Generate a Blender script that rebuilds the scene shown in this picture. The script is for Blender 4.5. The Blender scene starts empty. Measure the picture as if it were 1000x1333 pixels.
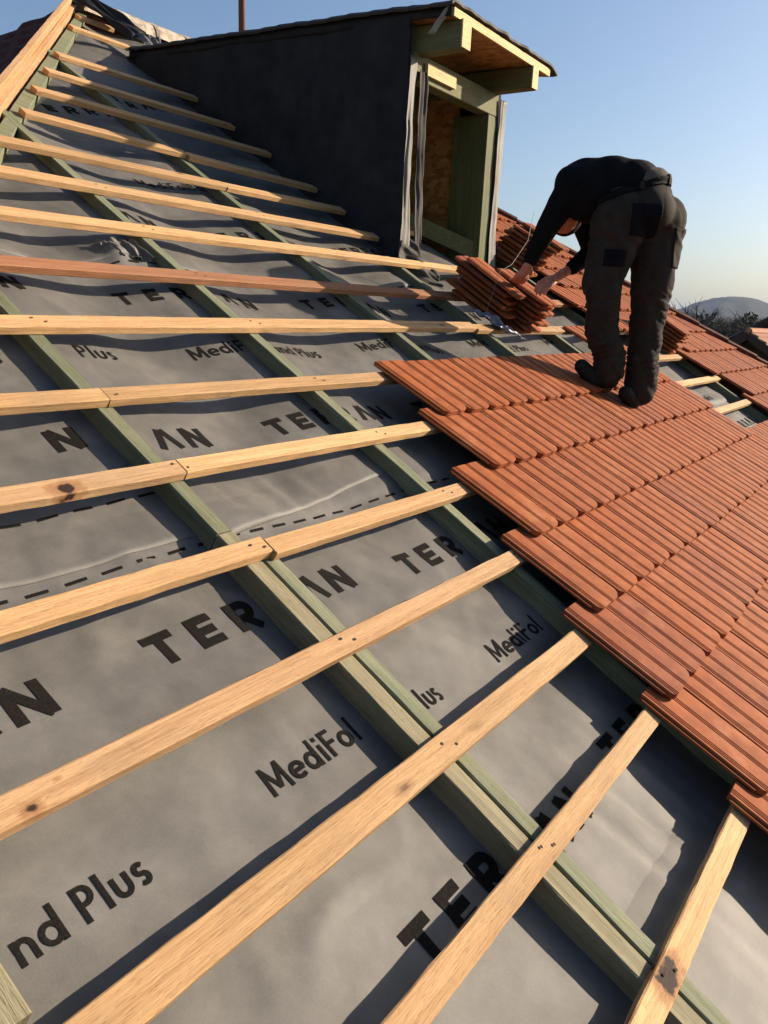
import bpy, bmesh, math, random
import numpy as np
from mathutils import Vector, Matrix, noise
R = math.radians
random.seed(7)
scene = bpy.context.scene
COL = scene.collection
# ------------------------------------------------------------------ camera
PITCH = 0.523064522                      # pitch of the main roof slope
RF = Matrix.Rotation(PITCH, 4, 'X')      # roof frame (s along battens, t up the slope, n off the slope) -> world
cr = Vector((0.57155814, -0.81917927, 0.04760894))
cu = Vector((0.17423732, 0.17785656, 0.96850834))
cf = Vector((0.80184952, 0.54526357, -0.24438697))
CAM = RF @ Vector((0, 0, 1.25))
cd = bpy.data.cameras.new('camera'); cam = bpy.data.objects.new('camera', cd); COL.objects.link(cam)
cd.sensor_fit = 'VERTICAL'; cd.sensor_height = 24; cd.lens = 1046.2 / 1333 * 24
cd.clip_start = 0.05; cd.clip_end = 20000
M = Matrix((cr, cu, -cf)).transposed().to_4x4(); M.translation = CAM
cam.matrix_world = M; scene.camera = cam
# ------------------------------------------------------------------ world, sun, exposure
SUN = Vector((1.0, -0.675, 0.479)).normalized()
w = bpy.data.worlds.new('World'); scene.world = w; w.use_nodes = True
nt = w.node_tree; bg = nt.nodes['Background']
sky = nt.nodes.new('ShaderNodeTexSky'); sky.sky_type = 'NISHITA'; sky.sun_disc = False
sky.sun_elevation = math.asin(SUN.z); sky.sun_rotation = math.atan2(SUN.x, SUN.y)
sky.air_density = 1.0; sky.dust_density = 2.6; sky.ozone_density = 3.2; sky.altitude = 200
nt.links.new(sky.outputs[0], bg.inputs[0]); bg.inputs[1].default_value = 0.076
sd = bpy.data.lights.new('sun', 'SUN'); sd.energy = 5.0; sd.angle = R(0.5); sd.color = (1.0, 0.83, 0.64)
so = bpy.data.objects.new('sun', sd); COL.objects.link(so); so.rotation_euler = SUN.to_track_quat('Z', 'Y').to_euler()
scene.view_settings.view_transform = 'Standard'; scene.view_settings.look = 'None'
scene.view_settings.exposure = 1.03; scene.view_settings.gamma = 1.0

# ------------------------------------------------------------------ materials
def mat(name, color, rough=0.7, spec=0.3):
    m = bpy.data.materials.new(name); m.use_nodes = True
    b = m.node_tree.nodes['Principled BSDF']
    b.inputs['Base Color'].default_value = (*color, 1); b.inputs['Roughness'].default_value = rough
    b.inputs['Specular IOR Level'].default_value = spec
    return m
class NT:
    def __init__(s, m): s.t = m.node_tree; s.b = s.t.nodes['Principled BSDF']
    def n(s, typ, **kw):
        x = s.t.nodes.new('ShaderNode' + typ)
        for k, v in kw.items():
            if k in x.inputs: x.inputs[k].default_value = v
            else: setattr(x, k, v)
        return x
    def l(s, a, b): s.t.links.new(a, b)
    def coord(s, scale=(1, 1, 1), out='Object', rnd=False):
        tc = s.n('TexCoord'); mp = s.n('Mapping'); mp.inputs['Scale'].default_value = scale
        s.l(tc.outputs[out], mp.inputs['Vector'])
        if rnd:
            oi = s.n('ObjectInfo'); mu = s.n('Math', operation='MULTIPLY'); mu.inputs[1].default_value = 37.0
            s.l(oi.outputs['Random'], mu.inputs[0]); s.l(mu.outputs[0], mp.inputs['Location'])
        return mp.outputs[0]
    def ramp(s, fac, stops):
        r = s.n('ValToRGB'); e = r.color_ramp.elements
        while len(e) < len(stops): e.new(0.5)
        for i, (p, c) in enumerate(stops): e[i].position = p; e[i].color = (*c, 1) if len(c) == 3 else c
        s.l(fac, r.inputs[0]); return r.outputs[0]
    def mix(s, a, b, fac, bt='MIX'):
        x = s.n('Mix', data_type='RGBA', blend_type=bt)
        for v, i in ((fac, 0), (a, 6), (b, 7)):
            if isinstance(v, (float, int)): x.inputs[i].default_value = v
            elif isinstance(v, tuple): x.inputs[i].default_value = (*v, 1)
            else: s.l(v, x.inputs[i])
        return x.outputs[2]
    def bump(s, h, strength, dist):
        b = s.n('Bump'); b.inputs['Strength'].default_value = strength; b.inputs['Distance'].default_value = dist
        s.l(h, b.inputs['Height']); s.l(b.outputs[0], s.b.inputs['Normal']); return b
def wood_mat(name, light, dark, knot=(0.10, 0.035, 0.012), dirt=(0.2, 0.15, 0.1), rough=0.75, along=0, vary=0.25, knots=True, stain=0.35, big=()):
    m = mat(name, light, rough, 0.25); k = NT(m)
    sc = [38, 38, 38]; sc[along] = 1.6
    g = k.n('TexNoise', Scale=1.0, Detail=6.0, Roughness=0.6, Distortion=0.6); k.l(k.coord(tuple(sc), rnd=True), g.inputs['Vector'])
    c = k.ramp(g.outputs[0], [(0.3, dark), (0.68, light)])
    fs = [220, 220, 220]; fs[along] = 9
    f = k.n('TexNoise', Scale=1.0, Detail=3.0); k.l(k.coord(tuple(fs), rnd=True), f.inputs['Vector'])
    c = k.mix(c, k.ramp(f.outputs[0], [(0.32, (0.64, 0.56, 0.48)), (0.58, (1, 1, 1))]), 0.5, 'MULTIPLY')
    d = k.n('TexNoise', Scale=3.0, Detail=5.0, Roughness=0.65); k.l(k.coord((1, 1, 1), rnd=True), d.inputs['Vector'])
    dm = k.ramp(d.outputs[0], [(0.5, (0, 0, 0)), (0.75, (stain,) * 3)])
    c = k.mix(c, dirt, dm)
    if knots:
        ks = [9, 9, 9]; ks[along] = 3.2
        v = k.n('TexVoronoi', Scale=1.0); k.l(k.coord(tuple(ks), rnd=True), v.inputs['Vector'])
        wn = k.ramp(v.outputs['Distance'], [(0.05, (0.85,) * 3), (0.085, (0.35,) * 3), (0.16, (0, 0, 0))])
        # only some cells hold a knot
        sp = k.n('SeparateColor'); k.l(v.outputs['Color'], sp.inputs[0])
        gt = k.n('Math', operation='GREATER_THAN'); gt.inputs[1].default_value = 0.55; k.l(sp.outputs[0], gt.inputs[0])
        mu = k.n('Math', operation='MULTIPLY'); k.l(wn, mu.inputs[0]); k.l(gt.outputs[0], mu.inputs[1])
        c = k.mix(c, knot, mu.outputs[0])
    for bx, by, br in big:
        tc = k.n('TexCoord'); mp = k.n('Mapping'); mp.inputs['Location'].default_value = (-bx, -by, 0.012); k.l(tc.outputs['Object'], mp.inputs['Vector'])
        vm = k.n('VectorMath', operation='MULTIPLY'); vm.inputs[1].default_value = (0.55 / br, 1 / br, 0.8 / br); k.l(mp.outputs[0], vm.inputs[0])
        nz = k.n('TexNoise', Scale=30.0, Detail=3.0); k.l(tc.outputs['Object'], nz.inputs['Vector'])
        le = k.n('VectorMath', operation='LENGTH'); k.l(vm.outputs[0], le.inputs[0])
        a2 = k.n('Math', operation='ADD'); k.l(le.outputs['Value'], a2.inputs[0]); k.l(nz.outputs[0], a2.inputs[1])
        a3 = k.n('Math', operation='SUBTRACT'); a3.inputs[1].default_value = 0.5; k.l(a2.outputs[0], a3.inputs[0]); a2 = a3
        c = k.mix(c, (0.27, 0.13, 0.055), k.ramp(a2.outputs[0], [(0.7, (0.8,) * 3), (1.0, (0, 0, 0))]))
        c = k.mix(c, (0.025, 0.010, 0.006), k.ramp(a2.outputs[0], [(0.45, (1, 1, 1)), (0.62, (0, 0, 0))]))
    oi = k.n('ObjectInfo')
    hsv = k.n('HueSaturation'); k.l(c, hsv.inputs['Color'])
    mr = k.n('MapRange'); mr.inputs[3].default_value = 1 - vary; mr.inputs[4].default_value = 1 + vary * 0.5; k.l(oi.outputs['Random'], mr.inputs[0])
    k.l(mr.outputs[0], hsv.inputs['Value'])
    k.l(hsv.outputs[0], k.b.inputs['Base Color'])
    fl = [500, 500, 500]; fl[along] = 45
    g3 = k.n('TexNoise', Scale=1.0, Detail=2.0); k.l(k.coord(tuple(fl), rnd=True), g3.inputs['Vector'])
    ad = k.n('Math', operation='ADD'); k.l(f.outputs[0], ad.inputs[0]); k.l(g3.outputs[0], ad.inputs[1])
    c2 = k.mix(hsv.outputs[0], k.ramp(g3.outputs[0], [(0.30, (0.55, 0.46, 0.38)), (0.42, (1, 1, 1))]), 0.6, 'MULTIPLY'); k.l(c2, k.b.inputs['Base Color'])
    k.bump(ad.outputs[0], 0.6, 0.002)
    return m
WOOD = wood_mat('fresh_spruce', (0.56, 0.355, 0.175), (0.40, 0.235, 0.105))
WOODRED = wood_mat('reddish_larch', (0.42, 0.20, 0.10), (0.30, 0.12, 0.055))
PLANK = wood_mat('spruce_plank', (0.48, 0.30, 0.16), (0.37, 0.21, 0.10), knots=False, vary=0.05, stain=0.15)
GREEN = wood_mat('green_treated_timber', (0.20, 0.215, 0.14), (0.105, 0.122, 0.07), along=1, knot=(0.08, 0.07, 0.03), dirt=(0.27, 0.23, 0.14), vary=0.12)
YELL = wood_mat('weathered_yellow_timber', (0.27, 0.24, 0.15), (0.16, 0.145, 0.085), along=1, knot=(0.10, 0.08, 0.03), dirt=(0.25, 0.24, 0.17), vary=0.1)
GREENZ = wood_mat('green_timber_upright', (0.12, 0.135, 0.06), (0.07, 0.085, 0.035), along=2, vary=0.05)
GREENY = wood_mat('green_timber_beam', (0.17, 0.17, 0.08), (0.10, 0.11, 0.05), along=1, vary=0.05)
PALEW = wood_mat('pale_board', (0.66, 0.52, 0.27), (0.52, 0.38, 0.19), knots=False, vary=0.02, stain=0.1)

def membrane_mat(name, base, light, dark, dust=(0.17, 0.165, 0.15), rg=0.56, sp=0.30):
    m = mat(name, base, rg, sp); k = NT(m)
    a = k.n('TexNoise', Scale=5.0, Detail=7.0, Roughness=0.62); k.l(k.coord((1, 1, 1)), a.inputs['Vector'])
    c = k.ramp(a.outputs[0], [(0.30, dark), (0.5, base), (0.72, light)])
    f = k.n('TexNoise', Scale=420.0, Detail=2.0); k.l(k.coord((1, 0.6, 1)), f.inputs['Vector'])
    c = k.mix(c, k.ramp(f.outputs[0], [(0.35, (0.8,) * 3), (0.62, (1.06,) * 3)]), 0.45, 'MULTIPLY')
    # dusty smears
    d = k.n('TexNoise', Scale=1.0, Detail=5.0, Roughness=0.7, Distortion=1.2); k.l(k.coord((2.2, 7, 2)), d.inputs['Vector'])
    c = k.mix(c, dust, k.ramp(d.outputs[0], [(0.6, (0, 0, 0)), (0.85, (0.35,) * 3)]))
    k.l(c, k.b.inputs['Base Color'])
    wv = k.n('TexWave', Scale=260.0, Distortion=1.0); wv.bands_direction = 'X'; k.l(k.coord((1, 1, 1)), wv.inputs['Vector'])
    ad = k.n('Math', operation='ADD'); k.l(wv.outputs[1], ad.inputs[0]); k.l(f.outputs[0], ad.inputs[1])
    k.bump(ad.outputs[0], 0.25, 0.0008)
    return m
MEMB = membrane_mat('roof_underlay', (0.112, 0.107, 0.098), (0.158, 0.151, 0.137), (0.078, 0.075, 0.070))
MEMBW = membrane_mat('shade_darkened_underlay', (0.027, 0.027, 0.028), (0.038, 0.037, 0.037), (0.018, 0.018, 0.019), (0.02, 0.02, 0.02), 0.85, 0.1)  # same underlay as the roof, with the wall's shade put into its colour
MEMBD = membrane_mat('shadow_toned_underlay', (0.06, 0.058, 0.052), (0.085, 0.08, 0.072), (0.04, 0.038, 0.035), (0.09, 0.085, 0.075), 0.8, 0.15)  # underlay copy darkened in place of shadow on the corner strip and flap
MEMBL = membrane_mat('underlay_edge', (0.30, 0.28, 0.25), (0.36, 0.34, 0.3), (0.2, 0.19, 0.17))
INK = mat('black_print', (0.018, 0.016, 0.014), 0.9, 0.05); k = NT(INK)
f = k.n('TexNoise', Scale=260.0, Detail=2.0); k.l(k.coord(), f.inputs['Vector'])
k.l(k.ramp(f.outputs[0], [(0.5, (0.010, 0.009, 0.008)), (0.85, (0.028, 0.026, 0.022))]), k.b.inputs['Base Color'])

def tile_mat(name, a, b, c3, vary=0.18):
    m = mat(name, a, 0.78, 0.15); k = NT(m)
    n1 = k.n('TexNoise', Scale=14.0, Detail=6.0, Roughness=0.65); k.l(k.coord(rnd=True), n1.inputs['Vector'])
    c = k.ramp(n1.outputs[0], [(0.3, b), (0.6, a), (0.8, c3)])
    n2 = k.n('TexNoise', Scale=300.0, Detail=2.0); k.l(k.coord(), n2.inputs['Vector'])
    c = k.mix(c, k.ramp(n2.outputs[0], [(0.32, (0.75, 0.72, 0.7)), (0.55, (1, 1, 1))]), 0.6, 'MULTIPLY')
    n3 = k.n('TexNoise', Scale=3.5, Detail=7.0, Roughness=0.7); k.l(k.coord(rnd=True), n3.inputs['Vector'])
    c = k.mix(c, (0.36, 0.20, 0.12), k.ramp(n3.outputs[0], [(0.55, (0, 0, 0)), (0.75, (0.35,) * 3)]))
    n4 = k.n('TexNoise', Scale=55.0, Detail=3.0, Roughness=0.7); k.l(k.coord(rnd=True), n4.inputs['Vector'])
    c = k.mix(c, tuple(x * 0.45 for x in b), k.ramp(n4.outputs[0], [(0.66, (0, 0, 0)), (0.74, (0.5,) * 3)]))
    oi = k.n('ObjectInfo')
    tint = k.ramp(oi.outputs['Random'], [(0.0, (1.0 - vary, 0.98 - vary, 1.0)), (0.35, (1, 1, 1)), (0.7, (1.0, 0.93, 0.86)), (1.0, (0.93, 0.96, 1.05))])
    c = k.mix(c, tint, 1.0, 'MULTIPLY')
    k.l(c, k.b.inputs['Base Color']); k.bump(n2.outputs[0], 0.2, 0.0008)
    return m
TILE = tile_mat('new_terracotta', (0.300, 0.088, 0.027), (0.21, 0.058, 0.020), (0.36, 0.124, 0.045))
TILEOLD = tile_mat('old_brown_clay', (0.10, 0.028, 0.018), (0.06, 0.018, 0.012), (0.13, 0.042, 0.028))
TILEPALE = tile_mat('pale_clay', (0.40, 0.20, 0.125), (0.3, 0.14, 0.09), (0.46, 0.26, 0.18))

# ------------------------------------------------------------------ helpers
def tag(o, label=None, cat=None, group=None, kind=None):
    if label: o['label'] = label
    if cat: o['category'] = cat
    if group: o['group'] = group
    if kind: o['kind'] = kind
    return o
def link(name, me, m=None, parent=None, mw=None, smooth=False):
    o = bpy.data.objects.new(name, me); COL.objects.link(o)
    if m is not None and me is not None and not me.materials: me.materials.append(m)
    if smooth: me.shade_smooth()
    if parent: o.parent = parent
    if mw is not None:
        if parent: o.matrix_local = parent.matrix_world.inverted() @ mw
        else: o.matrix_world = mw
    return o
def empty(name, loc=(0, 0, 0), mw=None):
    o = bpy.data.objects.new(name, None); COL.objects.link(o); o.empty_display_size = 0.1
    o.matrix_world = mw if mw is not None else Matrix.Translation(loc)
    return o
def mesh(name, verts, faces):
    me = bpy.data.meshes.new(name); me.from_pydata([tuple(v) for v in verts], [], faces); me.update(); return me
class MB:
    def __init__(s): s.v = []; s.f = []
    def add(s, verts, faces):
        o = len(s.v); s.v += [tuple(v) for v in verts]; s.f += [tuple(i + o for i in f) for f in faces]
    def box(s, a, b):
        x0, y0, z0 = a; x1, y1, z1 = b
        s.add([(x0, y0, z0), (x1, y0, z0), (x1, y1, z0), (x0, y1, z0), (x0, y0, z1), (x1, y0, z1), (x1, y1, z1), (x0, y1, z1)],
              [(0, 3, 2, 1), (4, 5, 6, 7), (0, 1, 5, 4), (1, 2, 6, 5), (2, 3, 7, 6), (3, 0, 4, 7)])
    def bar(s, p, q, wd, th, up=(0, 0, 1)):
        p = Vector(p); q = Vector(q); d = (q - p).normalized(); up = Vector(up); sd = d.cross(up).normalized(); u2 = sd.cross(d).normalized()
        vs = []
        for c in (p, q):
            for a, b in ((-1, -1), (1, -1), (1, 1), (-1, 1)): vs.append(c + sd * (a * wd / 2) + u2 * (b * th / 2))
        s.add(vs, [(3, 2, 1, 0), (4, 5, 6, 7), (0, 1, 5, 4), (1, 2, 6, 5), (2, 3, 7, 6), (3, 0, 4, 7)])
    def tube(s, pts, rads, n=8):
        pts = [Vector(p) for p in pts]; o = len(s.v); L = len(pts)
        for i, p in enumerate(pts):
            d = (pts[min(i + 1, L - 1)] - pts[max(i - 1, 0)]).normalized()
            a = d.orthogonal().normalized() if i == 0 else (a - d * a.dot(d)).normalized()
            b = d.cross(a)
            for j in range(n):
                t = 2 * math.pi * j / n; s.v.append(tuple(p + (a * math.cos(t) + b * math.sin(t)) * rads[i]))
        for i in range(L - 1):
            for j in range(n):
                s.f.append((o + i * n + j, o + i * n + (j + 1) % n, o + (i + 1) * n + (j + 1) % n, o + (i + 1) * n + j))
        s.f.append(tuple(o + j for j in reversed(range(n)))); s.f.append(tuple(o + (L - 1) * n + j for j in range(n)))
    def build(s, name, m=None, parent=None, mw=None, smooth=False, bevel=0.0):
        me = mesh(name, s.v, s.f)
        if bevel:
            bm = bmesh.new(); bm.from_mesh(me)
            bmesh.ops.bevel(bm, geom=list(bm.edges), offset=bevel, segments=1, affect='EDGES', clamp_overlap=True)
            bm.to_mesh(me); bm.free()
        return link(name, me, m, parent, mw, smooth)
def rp(s, t, n=0): return RF @ Vector((s, t, n))
def project(p):
    d = Vector(p) - CAM; z = d.dot(cf)
    if z < 0.1: return (-9999, -9999)
    return (500 + 1046.2 * d.dot(cr) / z, 666.5 - 1046.2 * d.dot(cu) / z)
def near_frame(p, m=120):
    x, y = project(p); return -m < x < 1000 + m and -m < y < 1333 + m

def hipL(t): return 2.42 + (t - 3.94) * 0.765
def hipR(t): return 8.12 + (4.3 - t) * 0.64

# ------------------------------------------------------------------ roof underlay (membrane) height field
ds = 0.02
S0, S1, T0, T1 = -1.6, 8.6, -1.8, 7.0
ns = int((S1 - S0) / ds) + 1; ntt = int((T1 - T0) / ds) + 1
sg = S0 + ds * np.arange(ns); tg = T0 + ds * np.arange(ntt)
GS, GT = np.meshgrid(sg, tg, indexing='ij')
rng = np.random.RandomState(3)
def vnoise(x, y, seed):
    r = np.random.RandomState(seed).rand(256, 256)
    xi = np.floor(x).astype(int); yi = np.floor(y).astype(int); fx = x - xi; fy = y - yi
    fx = fx * fx * (3 - 2 * fx); fy = fy * fy * (3 - 2 * fy)
    g = lambda a, b: r[a % 256, b % 256]
    return (g(xi, yi) * (1 - fx) + g(xi + 1, yi) * fx) * (1 - fy) + (g(xi, yi + 1) * (1 - fx) + g(xi + 1, yi + 1) * fx) * fy - 0.5
RAF = [-0.55, 0.46, 1.50, 2.475, 3.53, 4.53, 5.55, 6.6, 7.75, 8.8]
def membrane_height(s, t):
    d = np.full_like(s, 9.0)
    for c in RAF: d = np.minimum(d, np.abs(s - c))
    sag = np.clip((d - 0.05) / 0.45, 0, 1); sag = sag * sag * (3 - 2 * sag)
    far = np.clip((t - 0.9) / 1.2, 0, 1)
    h = -0.095 + 0.010 * far - sag * (0.010 + 0.040 * far)
    h += 0.026 * vnoise(s * 2.3 + 5, t * 3.1, 1) * (0.25 + sag) + 0.008 * vnoise(s * 9, t * 8, 21) * sag + 0.012 * vnoise((s + t * 0.5) * 5.0, (t - s * 0.3) * 2.0, 2) * sag
    # tension creases running off the rafters
    h += 0.010 * vnoise((s * 0.9 + t * 0.7) * 22, (t * 0.9 - s * 0.7) * 2.4, 5) * np.clip(1.6 * vnoise(s * 1.7, t * 1.9, 9) + 0.45, 0, 1)
    # strong creases low on the right and beside the lap
    cr1 = np.exp(-((s - 2.05) / 0.35) ** 2 - ((t + 0.28) / 0.3) ** 2) + 0.9 * np.exp(-((s - 1.85) / 0.3) ** 2 - ((t - 1.18) / 0.10) ** 2)
    h += 0.020 * cr1 * vnoise((s + t * 0.15) * 22, t * 1.2, 6)
    cr2 = np.exp(-((s - 0.75) / 0.5) ** 2 - ((t - 1.18) / 0.12) ** 2); h += 0.010 * cr2 * vnoise((s * 0.5 + t) * 14, s * 1.5, 16)
    rid = np.abs(vnoise((s * 0.8 - t * 0.5) * 4.5, (t + s * 0.4) * 4.5, 31)); h += 0.005 * np.clip(0.10 - rid, 0, 1) / 0.10 * np.clip(2.2 * vnoise(s * 1.1, t * 1.3, 33), 0, 1)
    h += 0.010 * np.exp(-(d / 0.10) ** 2) * np.abs(vnoise(t * 7 + s, s * 0 + 3, 41)) * (t > 1.2)
    # lap seams: the upper sheet lies over the lower one
    for tl in (-0.45, 1.07, 2.62, 4.15):
        e = tl + 0.012 * np.sin(s * 2.1 + tl) + 0.01 * vnoise(s * 3, s * 0 + tl, 8)
        h += 0.009 / (1 + np.exp(-np.clip((t - e) / 0.006, -40, 40))) * np.exp(-np.clip(t - e, 0, 9) / 0.15)
        h += 0.005 * np.exp(-((t - e - 0.06) / 0.05) ** 2) * np.clip(vnoise(s * 1.3, s * 0 + 3 * tl, 12) + 0.15, 0, 1)
    # crumple beside the second rafter
    c2 = np.exp(-((s - 2.28) / 0.12) ** 2 - ((t - 2.66) / 0.09) ** 2)
    h += c2 * (0.035 + 0.07 * vnoise(s * 16, t * 13, 7))
    return h
HM = membrane_height(GS, GT)
def mh(s, t):
    x = (s - S0) / ds; y = (t - T0) / ds; i = int(x); j = int(y)
    if i < 0 or j < 0 or i >= ns - 1 or j >= ntt - 1: return -0.09
    fx = x - i; fy = y - j
    return (HM[i, j] * (1 - fx) + HM[i + 1, j] * fx) * (1 - fy) + (HM[i, j + 1] * (1 - fx) + HM[i + 1, j + 1] * fx) * fy
idx = np.arange(ns * ntt).reshape(ns, ntt)
fa = np.stack([idx[:-1, :-1], idx[1:, :-1], idx[1:, 1:], idx[:-1, 1:]], -1).reshape(-1, 4)
fs_ = (GS[:-1, :-1] + ds / 2).reshape(-1); ft_ = (GT[:-1, :-1] + ds / 2).reshape(-1)
keep = (fs_ > 2.47 + (ft_ - 3.94) * 0.765) & (fs_ < 8.1 + (4.3 - ft_) * 0.64)
fa = fa[keep]
me = bpy.data.meshes.new('roof_membrane')
V = np.stack([GS, GT, HM], -1).reshape(-1, 3)
me.vertices.add(len(V)); me.vertices.foreach_set('co', V.reshape(-1))
me.loops.add(len(fa) * 4); me.loops.foreach_set('vertex_index', fa.reshape(-1))
me.polygons.add(len(fa)); me.polygons.foreach_set('loop_start', np.arange(len(fa)) * 4)
me.update(calc_edges=True)
bm = bmesh.new(); bm.from_mesh(me); bmesh.ops.delete(bm, geom=[v for v in bm.verts if not v.link_faces], context='VERTS'); bm.to_mesh(me); bm.free()
memb = link('roof_membrane', me, MEMB, mw=RF, smooth=True)
tag(memb, 'grey printed underlay membrane stretched over the rafters beneath the battens', 'membrane')

# ---- print on the membrane: stroke glyphs draped over the height field (unit = cap height)
def arc(cx, cy, r, a0, a1, n=10, ry=None):
    ry = ry or r
    return [(cx + r * math.cos(R(a0 + (a1 - a0) * i / n)), cy + ry * math.sin(R(a0 + (a1 - a0) * i / n))) for i in range(n + 1)]
q = 0.13
BOLD = {  # heavy capitals
    'T': (0.86, [[(0, 1 - q), (.86, 1 - q)], [(.43, 0), (.43, 1 - 2 * q)]]),
    'E': (0.76, [[(q, 0), (q, 1)], [(2 * q, 1 - q), (.76, 1 - q)], [(2 * q, .5), (.70, .5)], [(2 * q, q), (.76, q)]]),
    'R': (0.86, [[(q, 0), (q, 1)], [(2 * q, 1 - q)] + [(.45, 1 - q)] + arc(.47, .65, .22, 80, -80, 8) + [(2 * q, .43)], [(.42, .40), (.74, 0)]]),
    'A': (1.0, [[(.10, 0), (.46, 1.0)], [(.56, 1.0), (.90, 0)]]),
    'N': (0.96, [[(q, 0), (q, 1)], [(.14, .98), (.82, .02)], [(.96 - q, 0), (.96 - q, 1)]]),
}
LIGHT = {
    'M': (1.02, [[(.09, 0), (.16, 1)], [(.16, .96), (.51, .16)], [(.51, .16), (.86, .96)], [(.86, 1), (.93, 0)]]),
    'e': (0.66, [arc(.34, .33, .25, 0, 312, 14) , [(.12, .33), (.60, .33)]]),
    'd': (0.70, [arc(.33, .33, .25, 0, 360, 16), [(.59, 0), (.59, 1.02)]]),
    'i': (0.26, [[(.12, 0), (.12, .66)], [(.12, .80), (.12, .96)]]),
    'F': (0.56, [[(.10, 0), (.10, 1)], [(.10, .92), (.52, .92)], [(.10, .52), (.50, .52)]]),
    'o': (0.68, [arc(.34, .33, .25, 0, 360, 16)]),
    'l': (0.24, [[(.11, 0), (.11, 1.02)]]),
    'B': (0.62, [[(.10, 0), (.10, 1)], [(.10, .92), (.28, .92)] + arc(.28, .73, .19, 80, -90, 8) + [(.1, .54)], [(.28, .54)] + arc(.30, .31, .23, 80, -90, 8) + [(.1, .08)]]),
    'a': (0.70, [arc(.33, .33, .25, 0, 360, 16), [(.59, 0), (.59, .64)]]),
    'n': (0.60, [[(.10, 0), (.10, .66)], [(.10, .36)] + arc(.30, .38, .20, 170, 0, 9) + [(.50, 0)]]),
    'P': (0.60, [[(.10, 0), (.10, 1)], [(.10, .92), (.28, .92)] + arc(.28, .70, .22, 80, -90, 8) + [(.1, .48)]]),
    'u': (0.60, [[(.10, .66), (.10, .28)] + arc(.30, .28, .20, 180, 360, 9) + [(.50, .66)]]),
    's': (0.46, [arc(.23, .47, .14, 35, 235, 8) + arc(.23, .20, .14, 60, -140, 8)]),
    ' ': (0.28, []),
}
def stroke(mb, pts, wd, org, k, off, slant=0.0):
    out = []
    for i in range(len(pts) - 1):
        a, b = pts[i], pts[i + 1]; L = math.hypot(b[0] - a[0], b[1] - a[1]); n = max(1, int(L / 0.12))
        for j in range(n): out.append((a[0] + (b[0] - a[0]) * j / n, a[1] + (b[1] - a[1]) * j / n))
    out.append(pts[-1]); vs = []; N = len(out)
    for i, p in enumerate(out):
        a = out[max(i - 1, 0)]; b = out[min(i + 1, N - 1)]; dx, dy = b[0] - a[0], b[1] - a[1]; L = math.hypot(dx, dy) or 1
        nx, ny = -dy / L * wd / 2, dx / L * wd / 2
        for e in (-1, 0, 1):
            s = org[0] + (p[0] + nx * e) * k[0]; t = org[1] + (p[1] + ny * e) * k[1]
            vs.append((s, t, mh(s, t) + off))
    fc = []
    for i in range(N - 1):
        for e in range(2): fc.append((i * 3 + e, (i + 1) * 3 + e, (i + 1) * 3 + e + 1, i * 3 + e + 1))
    mb.add(vs, fc)
PRINT = MB()
def word(txt, s, t, cap, bold, adv=None, sx=1.0, name='printed_word'):
    mb = MB(); x = s; G = BOLD if bold else LIGHT; off = 0.0016
    for ch in txt:
        wdt, st = G[ch]
        for q_ in st:
            stroke(mb, q_, 0.26 if bold else 0.15, (x, t), (cap * sx, cap), off); off += 0.00012
            if off > 0.0024: off = 0.0016
        x += adv * sx if adv else (wdt + 0.10) * cap * sx
    PRINT.add(mb.v, mb.f)
    return x
P1 = 0.975
for s in (0.118, 1.093, 2.068, 3.043): word('TERRAN', s, 0.743 if s < 1.9 else 0.705, 0.095, True, 0.1265)
word('TERR', 1.113, -0.094, 0.098, True, 0.1265); word('AN', 1.62, -0.140, 0.095, True, 0.1265); word('TERRAN', 2.088, -0.13, 0.098, True, 0.1265)
word('N', 1.29, 1.49, 0.095, True); word('AN', 1.605, 1.435, 0.095, True, 0.127); word('TERRAN', 2.14, 1.44, 0.098, True, 0.1265); word('TERRAN', 3.12, 1.44, 0.098, True, 0.1265); 
word('AN', 1.46, 2.335, 0.09, True, 0.127); word('TERRAN', 2.08, 2.325, 0.085, True, 0.138); word('TERRAN', 3.2, 2.325, 0.085, True, 0.138); word('TERRAN', 4.3, 2.325, 0.085, True, 0.138)
word('AN', 2.55, 3.0, 0.09, True, 0.13); word('TERRAN', 3.05, 2.995, 0.085, True, 0.138); word('TERRAN', 4.15, 2.995, 0.085, True, 0.1)
for s in (0.12, 1.095, 2.07):
    word('MediFol', s, 0.357 if s < 2 else 0.322, 0.070, False, None, 0.93)
word('nd Plus', 0.538, 0.357, 0.066, False, None, 0.93); word('Plus', 1.607, 0.325, 0.066, False, None, 0.93)
word('Plus', 1.635, 1.925, 0.07, False, None, 1.0); word('MediFol', 2.15, 1.937, 0.075, False); word('Band Plus', 2.515, 1.925, 0.07, False, None, 1.0)
word('MediFol', 3.22, 1.937, 0.075, False); word('Band Plus', 3.6, 1.925, 0.07, False); word('MediFol', 4.32, 1.937, 0.075, False); word('Band Plus', 4.72, 1.925, 0.07, False)
word('MediFol', 5.4, 1.937, 0.075, False); word('Plus', 1.2, 1.90, 0.07, False)
word('MediFol', 3.02, 3.54, 0.075, False); word('Band', 3.38, 3.54, 0.07, False); word('MediFol', 1.9, 3.54, 0.075, False)
word('TERRAN', 2.9, 4.45, 0.09, True, 0.13); word('TERRAN', 3.6, 5.0, 0.09, True, 0.13)
word('MediFol', 7.05, 1.1, 0.075, False); word('TERRAN', 6.9, 0.72, 0.09, True, 0.127)
db = MB()
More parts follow.
